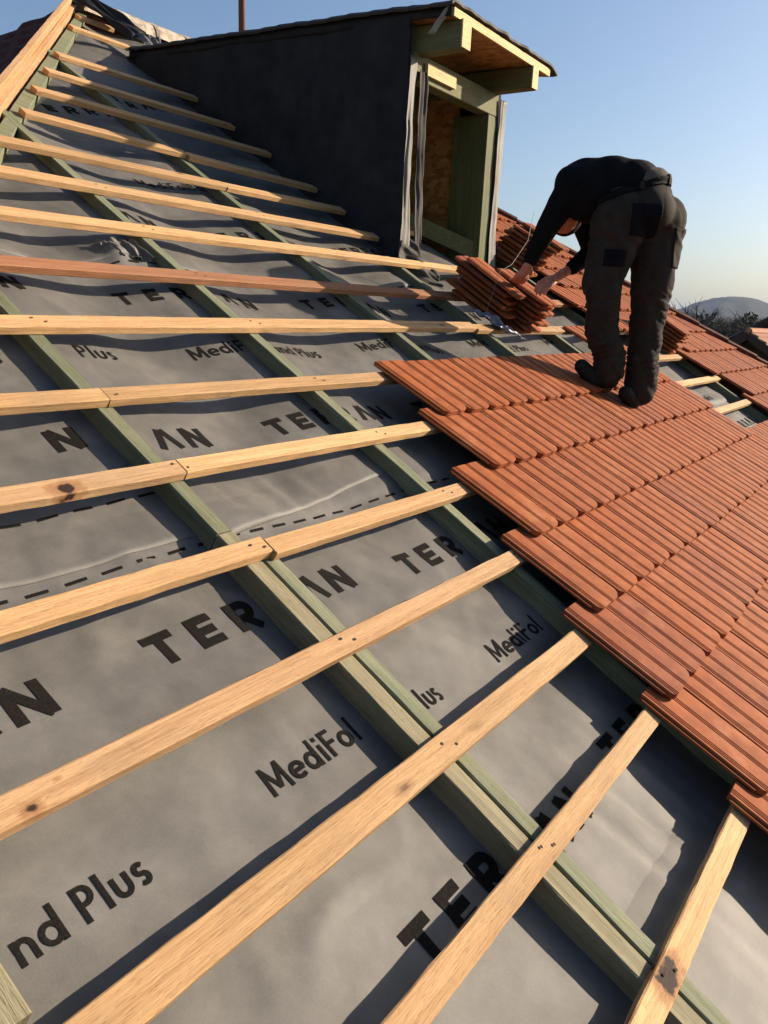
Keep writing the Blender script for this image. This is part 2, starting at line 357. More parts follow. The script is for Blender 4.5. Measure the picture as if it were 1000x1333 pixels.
for base, s0, s1 in ((1.045, 0.75, 3.1), (1.262, 1.0, 1.5), (-0.43, 1.6, 2.6), (2.60, 1.2, 4.6), (1.83, 7.0, 7.6)):
    s = s0
    while s < s1:
        tt = base + 0.008 * math.sin(s * 2.1)
        stroke(db, [(0, 0), (0.055, 0)], 0.009, (s, tt), (1, 1), 0.0016); s += 0.098
PRINT.add(db.v, db.f)
LAP = MB()
for tl, a_, b_ in ((1.085, -0.6, 1.44), (1.10, 1.53, 2.42), (-0.45, 1.58, 3.2), (2.62, -0.2, 2.42), (2.60, 2.5, 5.4), (4.15, 2.7, 4.7)):
    n_l = int((b_ - a_) / 0.02); vs = []
    for i in range(n_l + 1):
        x = a_ + (b_ - a_) * i / n_l; e = tl + 0.010 * math.sin(x * 2.6 + tl) + 0.008 * noise.noise(Vector((x * 3, tl, 0)))
        lift = 0.003 + 0.002 * max(0, noise.noise(Vector((x * 2.3, tl * 3, 2))))
        if tl == 1.10: e += -0.05 + 0.085 * (x - 1.53); lift += 0.010 * max(0, 1 - abs(x - 1.7) / .25)
        for (dt_, lf) in ((0.0, 0.0005), (0.0005, lift), (0.02, lift * 1.05), (0.06, lift * .8), (0.12, .0018), (0.15, -0.0015)):
            vs.append((x, e + dt_, mh(x, e + dt_) + lf))
    LAP.add(vs, [(i * 6 + j, (i + 1) * 6 + j, (i + 1) * 6 + j + 1, i * 6 + j + 1) for i in range(n_l) for j in range(5)])
nlap = len(LAP.f); PRINT = (lambda L_, P_: (L_.add(P_.v, P_.f), L_)[1])(LAP, PRINT)
nv0 = len(me.vertices); v0 = np.empty(nv0 * 3); me.vertices.foreach_get('co', v0); f0 = np.empty(len(me.loops), int); me.loops.foreach_get('vertex_index', f0)
nf0 = len(me.polygons); allv = np.concatenate([v0, np.array(PRINT.v).reshape(-1)]); allf = np.concatenate([f0, np.array(PRINT.f).reshape(-1) + nv0])
m2 = bpy.data.meshes.new('roof_membrane'); m2.vertices.add(len(allv) // 3); m2.vertices.foreach_set('co', allv)
m2.loops.add(len(allf)); m2.loops.foreach_set('vertex_index', allf); m2.polygons.add(len(allf) // 4); m2.polygons.foreach_set('loop_start', np.arange(len(allf) // 4) * 4)
mi = np.zeros(len(allf) // 4, int); mi[nf0 + nlap:] = 1; m2.polygons.foreach_set('material_index', mi); m2.update(calc_edges=True)
m2.materials.append(MEMB); m2.materials.append(INK); memb.data = m2; m2.shade_smooth()

# ------------------------------------------------------------------ counter battens and rafters (green treated)
def timber_mesh(x0, x1, y0, y1, z0, z1, wob=0.002, seg=0.25, bev=0.003, along=0):
    """long timber with slightly uneven arrises; along 0=x, 1=y"""
    L0, L1 = (x0, x1) if along == 0 else (y0, y1); seg = min(seg, 0.07); n = max(1, int((L1 - L0) / seg))
    a0, a1 = (y0, y1) if along == 0 else (x0, x1)
    prof = [(a0 + bev, z0), (a1 - bev, z0), (a1, z0 + bev), (a1, z1 - bev), (a1 - bev, z1), (a0 + bev, z1), (a0, z1 - bev), (a0, z0 + bev)]
    vs = []; ph = random.random() * 9
    for i in range(n + 1):
        u = L0 + (L1 - L0) * i / n
        bow = wob * math.sin(u * 1.3 + ph) + wob * 0.5 * (random.random() - .5); bz = wob * 0.6 * math.sin(u * 0.9 + ph * 2)
        for a, z in prof:
            a += bow + random.uniform(-1, 1) * 0.0011
            vs.append((u, a, z + bz) if along == 0 else (a, u, z + bz))
    m_ = len(prof); fc = []
    for i in range(n):
        for j in range(m_):
            f_ = (i * m_ + j, i * m_ + (j + 1) % m_, (i + 1) * m_ + (j + 1) % m_, (i + 1) * m_ + j)
            fc.append(f_ if along == 1 else f_[::-1])
    e0 = tuple(range(m_)); e1 = tuple(n * m_ + j for j in range(m_))
    fc += [e0, e1[::-1]] if along == 0 else [e0[::-1], e1]
    me = mesh('timber', vs, fc)
    bm = bmesh.new(); bm.from_mesh(me); bmesh.ops.recalc_face_normals(bm, faces=bm.faces); bm.to_mesh(me); bm.free()
    return me
CT, CB = -0.031, -0.080
def counter(c, y0, y1, m, label, group='green counter battens running up the roof slope', wd=0.054, dn=0):
    me = timber_mesh(c - wd / 2, c + wd / 2, y0, y1, CB - 0.06, CT + dn, along=1, seg=0.4)
    o = link('counter_batten', me, m, mw=RF); tag(o, label, 'counter batten', group)
    return o
def hl(c): return 3.94 + (c - 2.42) / 0.765 - 0.12
def hr(c): return 4.3 - (c - 8.12) / 0.64 - 0.1
counter(-0.55, -1.6, 0.05, YELL, 'weathered counter batten at the far left of the roof outside the nearest one')
counter(0.465, 0.283, 1.3, YELL, 'sawn off weathered yellow counter batten end in the bottom left corner')
counter(1.480, 1.018, hl(1.5), GREEN, 'green counter batten on the nearest rafter line, above the doubled stretch')
counter(1.482, -1.6, 1.013, YELL, 'weathered yellow timber paired with a green one on the nearest rafter line', wd=0.058)
counter(1.541, -1.6, 0.955, GREEN, 'green timber laid against the yellow one on the nearest rafter line', wd=0.050, dn=0.002)
counter(2.455, -1.6, hl(2.6), GREEN, 'green counter batten on the second rafter line, meeting the ends of the lower sunlit battens')
counter(3.53, -1.6, hl(3.6), GREEN, 'green counter batten on the third rafter line, running up past the folded membrane')
counter(4.53, -1.6, 2.9, GREEN, 'green counter batten ending just below the dormer left corner')
counter(5.56, 0.4, 2.9, GREEN, 'green counter batten just below the dormer opening, right of the tile stack')
counter(6.6, 0.4, hr(6.8), GREEN, 'green counter batten hidden under the laid tiles right of the dormer')
counter(7.76, -0.2, hr(7.8), GREEN, 'pale edged green counter batten in the open strip between the two tiled areas', wd=0.07)
# ------------------------------------------------------------------ battens
def batten(s0, s1, t, label, m=WOOD, ty=0, tn=0, kn=True, wd=None, rot=0.0):
    wd = wd or (0.058 if t < 0.2 else 0.070 if t < 0.3 else 0.060 if t < 1.9 else 0.068)
    L = s1 - s0
    me = timber_mesh(0, L, -wd, 0, -0.0305, 0.0, wob=0.0025, along=0)
    mw = RF @ Matrix.Translation((s0, t + ty, tn)) @ Matrix.Rotation(rot, 4, 'Z')
    o = link('batten', me, m, mw=mw); tag(o, label, 'batten', 'sunlit spruce battens nailed across the rafters')
    nm = MB()
    for c in RAF:
        for dx in (-0.018, 0.02):
            x = c + dx - s0
            if 0.01 < x < L - 0.01 and near_frame(rp(c, t), 20) and t < 3.2:
                y = -wd * (0.35 if dx < 0 else 0.65); pts = [(x + 0.0045 * math.cos(a * math.pi / 3), y + 0.0045 * math.sin(a * math.pi / 3), 0.0022) for a in range(6)]
                nm.add(pts, [(0, 1, 2, 3, 4, 5)])
    if nm.v:
        me2 = mesh('batten', [tuple(v.co) for v in me.vertices] + nm.v, [tuple(p.vertices) for p in me.polygons] + [tuple(i + len(me.vertices) for i in f) for f in nm.f])
        np0 = len(me.polygons); me2.materials.append(m); me2.materials.append(NAIL)
        for p in me2.polygons[np0:]: p.material_index = 1
        o.data = me2
    return o
NAIL = mat('rusty_steel', (0.045, 0.028, 0.02), 0.8, 0.1)
RE = 9.0
KN0 = wood_mat('spruce_with_edge_knot', (0.62, 0.41, 0.205), (0.43, 0.25, 0.11), big=((2.69, -0.028, 0.046), (1.9, -.04, .012)), vary=0.0)
KN5 = wood_mat('spruce_with_dark_knot', (0.52, 0.345, 0.19), (0.34, 0.20, 0.10), big=((2.335, -0.045, 0.036),), vary=0.0)
KN3 = wood_mat('knotty_spruce', (0.50, 0.32, 0.17), (0.33, 0.19, 0.09), big=((1.835, -0.05, 0.018), (1.90, -0.022, 0.010), (2.06, -0.03, 0.008)), vary=0.0)
batten(-1.2, 8.4, -0.400, 'lowest batten in view, crossing the bottom right corner with a big knot', KN0)
batten(-1.2, 8.4, -0.067, 'second batten from the bottom, running up from the middle of the lower edge')
batten(-1.2, 8.4, 0.243, 'long pale batten running up from the bottom left corner')
batten(-1.2, 8.4, 0.592, 'knotty batten just above the word nearest the bottom left corner', KN3)
batten(-1.2, 1.536, 0.944, 'left piece of the batten whose butt joint sits where the doubled rafter timbers begin', ty=0.004)
batten(1.539, 8.05, 0.938, 'right piece of the batten jointed where the doubled rafter timbers begin', rot=-0.0005)
batten(-1.2, 1.503, 1.295, 'left piece of the batten with one big dark knot near its left end', KN5)
batten(1.506, 8.05, 1.290, 'right piece of the batten ending under the second tile course')
batten(-1.2, 1.484, 1.645, 'left piece of the batten level with the top tile course')
batten(1.487, 8.05, 1.640, 'right piece of the batten level with the top tile course', rot=-0.0003)
batten(-1.2, 4.36, 2.005, 'horizontal looking batten running from left edge to just below the tile stack', rot=0.011)
batten(4.365, 7.9, 2.052, 'right piece of the batten carrying the foot of the tile stack')
batten(-1.0, 6.9, 2.380, 'reddish brown batten, the only one of that colour', WOODRED, rot=0.009)
batten(0.2, 5.2, 2.775, 'batten just below the folded grey membrane, running in shade to the dormer', rot=0.010)
batten(5.203, 6.25, 2.83, 'sunlit batten piece below the dormer opening')
batten(0.6, 4.66, 3.172, 'batten ending in a lit tip just left of the dormer base')
batten(1.0, 3.55, 3.530, 'left piece of the batten above the small upper lettering', ty=-0.005)
batten(3.553, 4.68, 3.525, 'right shaded piece of the batten above the small upper lettering')
batten(hipL(3.97) + .1, 3.55, 3.965, 'left piece of the batten fifth from the top, starting at the hip plank', rot=-0.05)
batten(3.553, 4.69, 3.885, 'right shaded piece of the batten fifth from the top', rot=-0.05)
batten(hipL(4.38) + .09, 4.69, 4.385, 'fourth batten from the top of the slope, half in the dormer shade', rot=-0.02)
batten(hipL(4.8) + .09, 4.69, 4.80, 'third full batten from the top, half in the dormer shade', rot=-0.02)
batten(hipL(5.23) + .09, 4.69, 5.23, 'second full batten from the top, running into the dormer shade')
batten(hipL(6.14) + .06, 4.9, 6.14, 'short batten near the top ending under the loose membrane flap')
batten(hipL(6.6) + .06, 4.85, 6.60, 'topmost very short batten beside the hip plank')

# hip plank and green hip timber on the left
hd = Vector((0.765, 1, 0)).normalized()
def hipbar(name, t0, t1, ds_, wd, z0, z1, m, label, cat):
    a = Vector((hipL(t0) + ds_, t0, 0)); b = Vector((hipL(t1) + ds_, t1, 0)); L = (b - a).length
    me = timber_mesh(0, L, -wd / 2, wd / 2, z0, z1, along=0, seg=0.5)
    ang = math.atan2(b.y - a.y, b.x - a.x)
    o = link(name, me, m, mw=RF @ Matrix.Translation(a) @ Matrix.Rotation(ang, 4, 'Z')); tag(o, label, cat); return o
hipbar('hip_plank', 1.6, 6.93, -0.03, 0.035, -0.10, 0.085, PLANK, 'tall fresh spruce plank standing on edge along the left hip of the roof', 'plank')
hipbar('hip_plank', 1.6, 6.90, 0.012, 0.034, -0.12, 0.018, PLANK, 'lower spruce board fixed along the inner side of the tall hip plank', 'plank')
hipbar('hip_rafter', 1.6, 6.85, 0.10, 0.07, -0.11, -0.032, GREEN, 'green treated hip timber lying just inside the spruce plank on the left', 'rafter')

# ------------------------------------------------------------------ tiles
TW, TL, TH = 0.207, 0.42, 0.019
def tile_mesh():
    xs = [(0.0, TH - .003), (0.004, TH)]
    def grooves(x):
        for g in range(3):
            a = x + g * 0.0092; xs.extend([(a, TH), (a + 0.0005, TH - 0.010), (a + 0.0055, TH - 0.010), (a + 0.0060, TH)])
    grooves(0.012); xs.extend([(0.060, TH + .0008), (0.078, TH + .0008)]); grooves(0.100); xs.extend([(0.150, TH + .0008), (0.168, TH + .0008), (0.192, TH), (TW - .003, TH - .001), (TW, TH - .004)])
    def y0(x):
        if x < 0.013: return 0.020 * (1 - x / 0.013) + 0.001
        if x > 0.150: u = (x - 0.150) / (TW - 0.150); return 0.042 * (1 - math.sqrt(max(0, 1 - u * u)))
        return 0.0
    n = len(xs); vs = []; fc = []
    for (f_, dz) in ((0.0, -0.0012), (0.003, 0.0), (0.35, 0.0), (1.0, 0.0)):
        for x, z in xs:
            y = y0(x) + (TL - y0(x)) * f_; vs.append((x, y, z + dz))
    for r_ in range(3):
        for i in range(n - 1): fc.append((r_ * n + i, r_ * n + i + 1, (r_ + 1) * n + i + 1, (r_ + 1) * n + i))
    o = len(vs)   # underside ring
    for x, z in xs: vs.append((x, y0(x) + 0.001, 0.0 if x < TW - 0.02 else 0.0085))
    for x, z in xs: vs.append((x, TL, 0.0 if x < TW - 0.02 else 0.0085))
    for i in range(n - 1):
        fc.append((i + 1, i, o + i, o + i + 1))                      # butt
        fc.append((3 * n + i, 3 * n + i + 1, o + n + i + 1, o + n + i))
        fc.append((o + i + 1, o + i, o + n + i, o + n + i + 1))
    fc.append((0, n, 2 * n, 3 * n, o + n, o)); fc.append((n - 1, o + n - 1, o + 2 * n - 1, 4 * n - 1, 3 * n - 1, 2 * n - 1))
    me = mesh('roof_tile', vs, fc)
    mb = MB(); mb.box((-0.0105, 0.03, 0.003), (0.0, TL - 0.01, 0.0075)); off = len(me.vertices)
    # side interlock flange and hanging nibs
    mb.box((-0.0105, 0.03, 0.0075), (-0.0075, TL - 0.01, 0.0105))
    mb.box((0.05, TL - 0.035, -0.014), (0.08, TL - 0.02, 0.0)); mb.box((0.13, TL - 0.035, -0.014), (0.16, TL - 0.02, 0.0))
    v2 = [tuple(v.co) for v in me.vertices] + mb.v; f2 = [tuple(p.vertices) for p in me.polygons] + [tuple(i + off for i in f) for f in mb.f]
    bpy.data.meshes.remove(me); me = mesh('roof_tile', v2, f2)
    bm = bmesh.new(); bm.from_mesh(me); bmesh.ops.recalc_face_normals(bm, faces=bm.faces); bm.to_mesh(me); bm.free()
    me.materials.append(TILE); return me
TME = tile_mesh(); TILT = -0.074
def tile_mw(s, tb, nb=0.031, tilt=TILT, jit=True):
    j = (lambda a: random.uniform(-a, a)) if jit else (lambda a: 0)
    return RF @ Matrix.Translation((s + j(.0014), tb + j(.0040), nb + j(.0018))) @ Matrix.Rotation(tilt + j(.004), 4, 'X') @ Matrix.Rotation(j(.005), 4, 'Z')
NT_ = 0
def lay(s0, s1, tb, label, group, firstlabel=None, cut=True):
    global NT_
    s = s0; first = True
    while s < s1 - 0.02:
        hs = hipR(tb + 0.2)
        if s > hs + 0.12: break
        if near_frame(rp(s + .1, tb + .2), 60):
            me = TME; mw = tile_mw(s, tb)
            if cut and s + TW > hipR(tb + 0.42) - 0.02:
                me = TME.copy(); bm = bmesh.new(); bm.from_mesh(me)
                nrm = Vector((1, 0.64, 0)).normalized(); inv = mw.inverted()
                co = inv @ rp(hipR(tb) - 0.01, tb, 0); nn = (inv.to_3x3() @ (RF.to_3x3() @ nrm)).normalized()
                bmesh.ops.bisect_plane(bm, geom=list(bm.verts) + list(bm.edges) + list(bm.faces), plane_co=co, plane_no=nn, clear_outer=True)
                bm.to_mesh(me); bm.free()
                if len(me.polygons) == 0: s += TW + .003; continue
            o = link('clay_tile', me, None, mw=mw); NT_ += 1
            tag(o, firstlabel if (first and firstlabel) else label, 'roof tile', firstlabel and first and 'leftmost tiles of the laid courses' or group)
            first = False
        s += TW + 0.003
ORD = ['top', 'second', 'third', 'fourth', 'fifth', 'sixth', 'seventh', 'eighth']
PATCH = [(1.262, 2.925, 6.28), (0.918, 2.835, 6.22), (0.573, 2.610, 6.30), (0.228, 2.475, 9.0), (-0.115, 2.355, 9.0), (-0.455, 2.285, 9.0), (-0.795, 2.19, 9.0), (-1.135, 2.1, 9.0)]
for i, (tb, a, b) in enumerate(PATCH):
    lay(a, b, tb, f'ribbed terracotta tile within the {ORD[i]} full course of the big laid patch', f'terracotta tiles of the {ORD[i]} course', f'leftmost terracotta tile of the {ORD[i]} full course, its side edge showing')
lay(5.70, 6.3, 1.607, 'terracotta tile in the short course just above the worker\'s feet', 'terracotta tiles of the short upper course', 'leftmost tile of the short course behind the worker\'s left knee')
for i, (tb, a) in enumerate(((1.26, 7.62), (0.915, 7.86), (0.57, 7.74), (0.225, 7.7), (1.607, 7.80))):
    lay(a, 12, tb, f'terracotta tile on the far side of the open strip, {("course level with the worker", "second course down", "third course down", "lowest course", "topmost course of that strip")[i]}', f'far terracotta tiles, {("level with the worker", "second course", "third course", "lowest course", "topmost course")[i]}')
for i, (tb, a) in enumerate(((1.95, 6.62), (2.295, 6.48), (2.64, 6.86), (2.985, 6.3), (3.33, 6.3), (3.675, 6.2), (4.02, 6.2), (4.365, 6.2))):
    lay(a, 12, tb, f'terracotta tile right of the dormer, course {("lowest", "second", "third", "fourth", "fifth", "sixth", "seventh", "eighth")[i]} counting up from the worker\'s hands', f'terracotta tiles right of the dormer, {("lowest", "second", "third", "fourth", "fifth", "sixth", "seventh", "eighth")[i]} course')
print('laid tiles', NT_)
def stack(spots, s, tb, n0, dn, label, group, rotz=0.0, tilt=0.0, seed=1):
    rs = random.Random(seed); k = 0
    for (ds_, dt) in spots:
        mw = RF @ Matrix.Translation((s + ds_ + rs.uniform(-.022, .022), tb + dt + rs.uniform(-.03, .03), n0 + k * dn)) @ Matrix.Rotation(rotz + rs.uniform(-.11, .11), 4, 'Z') @ Matrix.Rotation(tilt + rs.uniform(-.02, .02), 4, 'X')
        o = link('clay_tile', TME, None, mw=mw); k += 1
        tag(o, label, 'roof tile', group)
stack([(0.0, 0.0), (0.0, 0.035), (0.0, 0.005), (0.0, 0.05), (0.01, 0.01), (0, .055), (-.01, .02)], 4.655, 2.01, 0.0, 0.034, 'terracotta tile in the left pile of the stack under the worker\'s hands', 'tiles of the left pile under the worker\'s hands', 0.10, 0.05, 4)
stack([(0.0, 0.0), (0.0, -0.03), (0.0, 0.015), (0.0, -0.04), (0.01, 0.01), (0, -.03), (-.01, .02), (0, -.03)], 4.85, 1.93, 0.0, 0.033, 'terracotta tile in the right pile of the stack under the worker\'s hands', 'tiles of the right pile under the worker\'s hands', -0.05, 0.0, 5)
stack([(0.03 * i, 0.04 * (i % 2)) for i in range(9)], 6.20, 2.66, 0.06, 0.033, 'terracotta tile in the shaded stack beside the dormer', 'tiles of the stack beside the dormer', 0.12, 0.0, 6)
stack([(0.0, 0.03 * (i % 2)) for i in range(7)], 7.34, 1.62, 0.0, 0.033, 'terracotta tile in the small stack behind the worker\'s right leg', 'tiles of the small stack behind the worker', 0.0, 0.0, 8)

# hip capping on the right
hb = MB()
prof = [(-0.05, 0.03), (-0.035, 0.062), (0.0, 0.075), (0.05, 0.05), (0.10, -0.03)]
tt = 4.75; k_ = 0
while tt > -0.4:
    t1 = tt - 0.33
    for (ta, tb_, lift) in ((tt, t1 - 0.03, 0),):
        vs = []
        for t_, l_ in ((ta, 0.0), (tb_, 0.014)):
            c = Vector((hipR(t_) + 0.03, t_, 0)); sd = Vector((1, 0.64, 0)).normalized()
            for a, z in prof: vs.append(c + sd * a + Vector((0, 0, z + l_)))
        n = len(prof); fcs = [(i, i + 1, n + i + 1, n + i) for i in range(n - 1)]; fcs.append(tuple(range(n))[::-1]); fcs.append(tuple(range(n, 2 * n)))
        m_ = MB(); m_.add(vs, fcs)
        o = m_.build('hip_tile', TILEOLD, mw=RF); tag(o, 'dark brown capping tile along the far right hip edge against the sky', 'hip tile', 'dark capping tiles along the far hip')
    tt = t1
# far slope beyond the right hip so the roof has a body
hs = MB()
a0 = rp(hipR(4.9), 4.9, -0.09); a1 = rp(hipR(-2.2), -2.2, -0.09)
hs.add([a0, a1, (a1.x + 0.3, a1.y + 6, a1.z), (a0.x + 0.2, a0.y + 4, a0.z - 0.1)], [(0, 1, 2, 3)])
o = hs.build('roof_slope', TILEOLD); tag(o, 'dark tiled slope falling away beyond the far right hip', 'roof')

# left hip slope: old dark pan tiles
H1 = rp(hipL(1.4), 1.4, -0.06); H2 = rp(hipL(6.93), 6.93, -0.06)
def old_slope():
    vs = []; fc = []; rows = 26; cols = 150
    dn = (H1 - H2); run = -dn.x; 
    # param: v from apex down (0..1.3), u along y from hip line to the mirrored hip
    nv = 120
    for i in range(nv + 1):
        v = i / nv * 1.25; c = H2 + Vector((dn.x * v, dn.y * v, dn.z * v)); 
        back = H2 + Vector((dn.x * v, -dn.y * v * 0.95, dn.z * v))
        step = ((v * run / 0.30) % 1.0) * 0.035
        for j in range(cols + 1):
            p = c.lerp(back, j / cols); y = p.y
            wave = 0.030 * abs(math.sin(y * math.pi / 0.22)) ** 0.7
            vs.append((p.x - 0.03, p.y, p.z - 0.02 + wave + step + 0.01 * noise.noise(Vector((p.x * 2, p.y * 2, 0)))))
    for i in range(nv):
        for j in range(cols): fc.append((i * (cols + 1) + j, (i + 1) * (cols + 1) + j, (i + 1) * (cols + 1) + j + 1, i * (cols + 1) + j + 1))
    return mesh('old_roof_slope', vs, fc)
o = link('old_roof_slope', old_slope(), TILEOLD, smooth=False); tag(o, 'old dark brown tiled slope left of the hip plank', 'roof')
# rough ridge tiles
CONC = mat('weathered_mortar', (0.42, 0.37, 0.30), 0.9, 0.1); k = NT(CONC)
n1 = k.n('TexNoise', Scale=9.0, Detail=8.0, Roughness=0.75); k.l(k.coord(), n1.inputs['Vector'])
k.l(k.ramp(n1.outputs[0], [(0.35, (0.16, 0.13, 0.10)), (0.55, (0.42, 0.36, 0.29)), (0.75, (0.55, 0.48, 0.40))]), k.b.inputs['Base Color']); k.bump(n1.outputs[0], 0.7, 0.02)
s = 4.72; i = 0
while s < 8.2:
    m_ = MB(); vs = []; n = 9; L = 0.41
    for e, x in enumerate((0, 0.03, L - 0.05, L)):
        rr = (0.15, 0.155, 0.14, 0.14)[e]
        for j in range(n):
            a = math.pi * j / (n - 1); nz = 0.012 * noise.noise(Vector((s + x * 3, j * 0.9, 1)))
            vs.append(Vector((s + x, 6.03 + math.cos(a) * rr, 3.40 + math.sin(a) * (rr + nz))))
    fcs = [(r_ * n + j, r_ * n + j + 1, (r_ + 1) * n + j + 1, (r_ + 1) * n + j) for r_ in range(3) for j in range(n - 1)]
    fcs += [tuple(range(n))[::-1], tuple(range(3 * n, 4 * n))]
    m_.add(vs, fcs); o = m_.build('ridge_tile', CONC); tag(o, 'rough pale grey weathered ridge tile on the crest behind the loose membrane', 'ridge tile', 'weathered ridge tiles on the crest')
    s += 0.385; i += 1
# back slope to close the roof
bs = MB(); bs.add([(4.6, 6.0, 3.42), (8.0, 6.0, 3.42), (11.5, 10.5, 0.4), (1.6, 10.5, 0.4)], [(0, 1, 2, 3)])
o = bs.build('back_roof_slope', TILEOLD); tag(o, 'tiled back slope of the roof behind the ridge', 'roof')

# ------------------------------------------------------------------ cloth sheets
def sheet(name, corners, m, label=None, cat=None, parent=None, nu=40, nv=30, amp=0.02, fr=6.0, seed=0, fold=0.0, thick=0.0015, fn=None):
    """draped sheet between four corner points (bilinear) with wrinkles; corners a-b along u, d-c opposite"""
    a, b, c, d = [Vector(x) for x in corners]; nr = ((b - a).cross(d - a)).normalized(); vs = []
    for i in range(nu + 1):
        for j in range(nv + 1):
            u = i / nu; v = j / nv; p = a.lerp(b, u).lerp(d.lerp(c, u), v)
            w_ = noise.noise(Vector((u * fr + seed, v * fr * 0.5, seed * 1.7))) * amp + noise.noise(Vector((u * fr * 3 + seed, v * fr, seed))) * amp * 0.35
            p = p + nr * (w_ + fold * math.sin(u * math.pi * 5 + 2 * v))
            if fn: p = fn(u, v, p, nr)
            vs.append(p)
    fc = [(i * (nv + 1) + j, (i + 1) * (nv + 1) + j, (i + 1) * (nv + 1) + j + 1, i * (nv + 1) + j + 1) for i in range(nu) for j in range(nv)]
    me = mesh(name, vs, fc); o = link(name, me, m, parent, Matrix.Identity(4) if parent else None, smooth=True)
    md = o.modifiers.new('thickness', 'SOLIDIFY'); md.thickness = thick; md.offset = 0
    if label: tag(o, label, cat)
    return o
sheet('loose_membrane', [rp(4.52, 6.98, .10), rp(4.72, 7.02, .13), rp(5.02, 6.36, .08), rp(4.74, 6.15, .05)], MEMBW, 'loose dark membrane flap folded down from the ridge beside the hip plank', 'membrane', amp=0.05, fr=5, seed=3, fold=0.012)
sheet('loose_membrane', [rp(4.80, 6.28, .07), rp(5.12, 6.32, .09), rp(5.08, 6.02, .02), rp(4.80, 5.85, .02)], MEMB, 'grey membrane corner curling over beside the shaded dormer wall near the ridge', 'membrane', amp=0.05, fr=4, seed=8, fold=0.01)
sheet('folded_membrane', [rp(2.20, 2.70, -.065), rp(2.36, 2.72, -.03), rp(2.39, 2.58, -.06), rp(2.25, 2.62, -.075)], MEMB, 'crumpled fold of grey membrane sticking up beside the second rafter line', 'membrane', amp=0.035, fr=4.0, seed=11, fold=0.006)

# ------------------------------------------------------------------ dormer
DY = 2.56
dorm = empty('dormer', (5.35, DY, 1.48)); tag(dorm, 'dormer under construction, wrapped in shade-darkened membrane, with flat roof and open front', 'dormer')
I4 = Matrix.Identity(4)
def tanz(y): return y * math.tan(PITCH) 
def rz(y): return 2.905 + (y - 2.3) * 0.037
wl = MB(); n_ = 40; vs = []
ny, nz = 60, 30
for i in range(ny + 1):
    y = DY + (5.35 - DY) * i / ny; z0 = min(tanz(y) - 0.12, rz(y) - 0.05); z1 = rz(y) - 0.03
    for j in range(nz + 1):
        z = z0 + (z1 - z0) * j / nz
        vs.append((4.718 - 0.026 * noise.noise(Vector((y * 1.6 + z, z * 1.2, 2))) - 0.018 * abs(noise.noise(Vector((y * 4 + z * 2, z * 2 - y, 5)))) - (0.006 if z > 2.25 + 0.01 * noise.noise(Vector((y * 3, 0, 0))) else 0), y, z))
wl.add(vs, [(i * (nz + 1) + j, i * (nz + 1) + j + 1, (i + 1) * (nz + 1) + j + 1, (i + 1) * (nz + 1) + j) for i in range(ny) for j in range(nz)])
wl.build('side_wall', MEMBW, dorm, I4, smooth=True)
# inner stud face & right wall
b = MB(); b.box((4.765, DY + .012, 1.40), (4.83, 5.2, 2.86)); b.build('wall_frame', GREENZ, dorm, I4)
OSB = mat('orange_strand_board', (0.4, 0.2, 0.08), 0.7, 0.2); k = NT(OSB)
v = k.n('TexVoronoi', Scale=34.0); k.l(k.coord((1, 0.45, 1)), v.inputs['Vector'])
sp = k.n('SeparateColor'); k.l(v.outputs['Color'], sp.inputs[0])
k.l(k.ramp(sp.outputs[0], [(0.0, (0.24, 0.10, 0.035)), (0.5, (0.36, 0.17, 0.06)), (1.0, (0.45, 0.25, 0.10))]), k.b.inputs['Base Color'])
b = MB(); b.box((5.90, DY + .30, 1.40), (5.918, 5.2, 2.86)); b.build('strand_board_wall', OSB, dorm, I4)
b = MB(); b.box((5.82, DY, 1.36), (5.955, DY + .30, 2.545)); b.build('post', GREENZ, dorm, I4, bevel=.004)
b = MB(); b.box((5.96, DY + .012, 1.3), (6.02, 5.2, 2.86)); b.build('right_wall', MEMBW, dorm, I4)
b = MB(); b.box((4.76, DY - .004, 2.545), (5.955, DY + .10, 2.70)); b.build('header_beam', GREENY, dorm, I4, bevel=.004)
b = MB(); b.box((4.90, DY - .030, 2.585), (5.27, DY - .006, 2.66)); b.build('pale_board', PALEW, dorm, I4)
# diagonal rafter and sill pieces inside the opening
b = MB(); b.bar((5.1, 3.5, 1.98), (5.86, 2.62, 1.56), .07, .12); b.build('inner_rafter', GREENY, dorm, I4)
b = MB(); b.bar((4.86, 2.98, 1.66), (5.88, 2.98, 1.66), .05, .035); b.build('sill_batten', WOOD, dorm, I4)
b = MB(); b.bar((5.0, 3.25, 1.86), (5.55, 3.02, 1.74), .05, .01); b.build('white_strip', mat('white_strip', (.75, .75, .72), .6), dorm, I4)
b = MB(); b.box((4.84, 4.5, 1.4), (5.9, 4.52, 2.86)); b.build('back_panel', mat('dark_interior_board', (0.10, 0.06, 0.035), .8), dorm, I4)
# purlins carrying the overhang
b = MB(); b.box((4.80, 2.235, 2.69), (4.905, 4.4, 2.85)); b.build('purlin', GREENY, dorm, I4, bevel=.003)
b = MB(); b.box((5.86, 2.25, 2.70), (5.95, 4.4, 2.85)); b.build('purlin', GREENY, dorm, I4, bevel=.003)
b = MB(); b.box((4.797, 2.224, 2.692), (4.904, 2.234, 2.85)); b.build('purlin_end', PALEW, dorm, I4)
b = MB(); b.box((5.858, 2.239, 2.702), (5.948, 2.249, 2.85)); b.build('purlin_end', PALEW, dorm, I4)
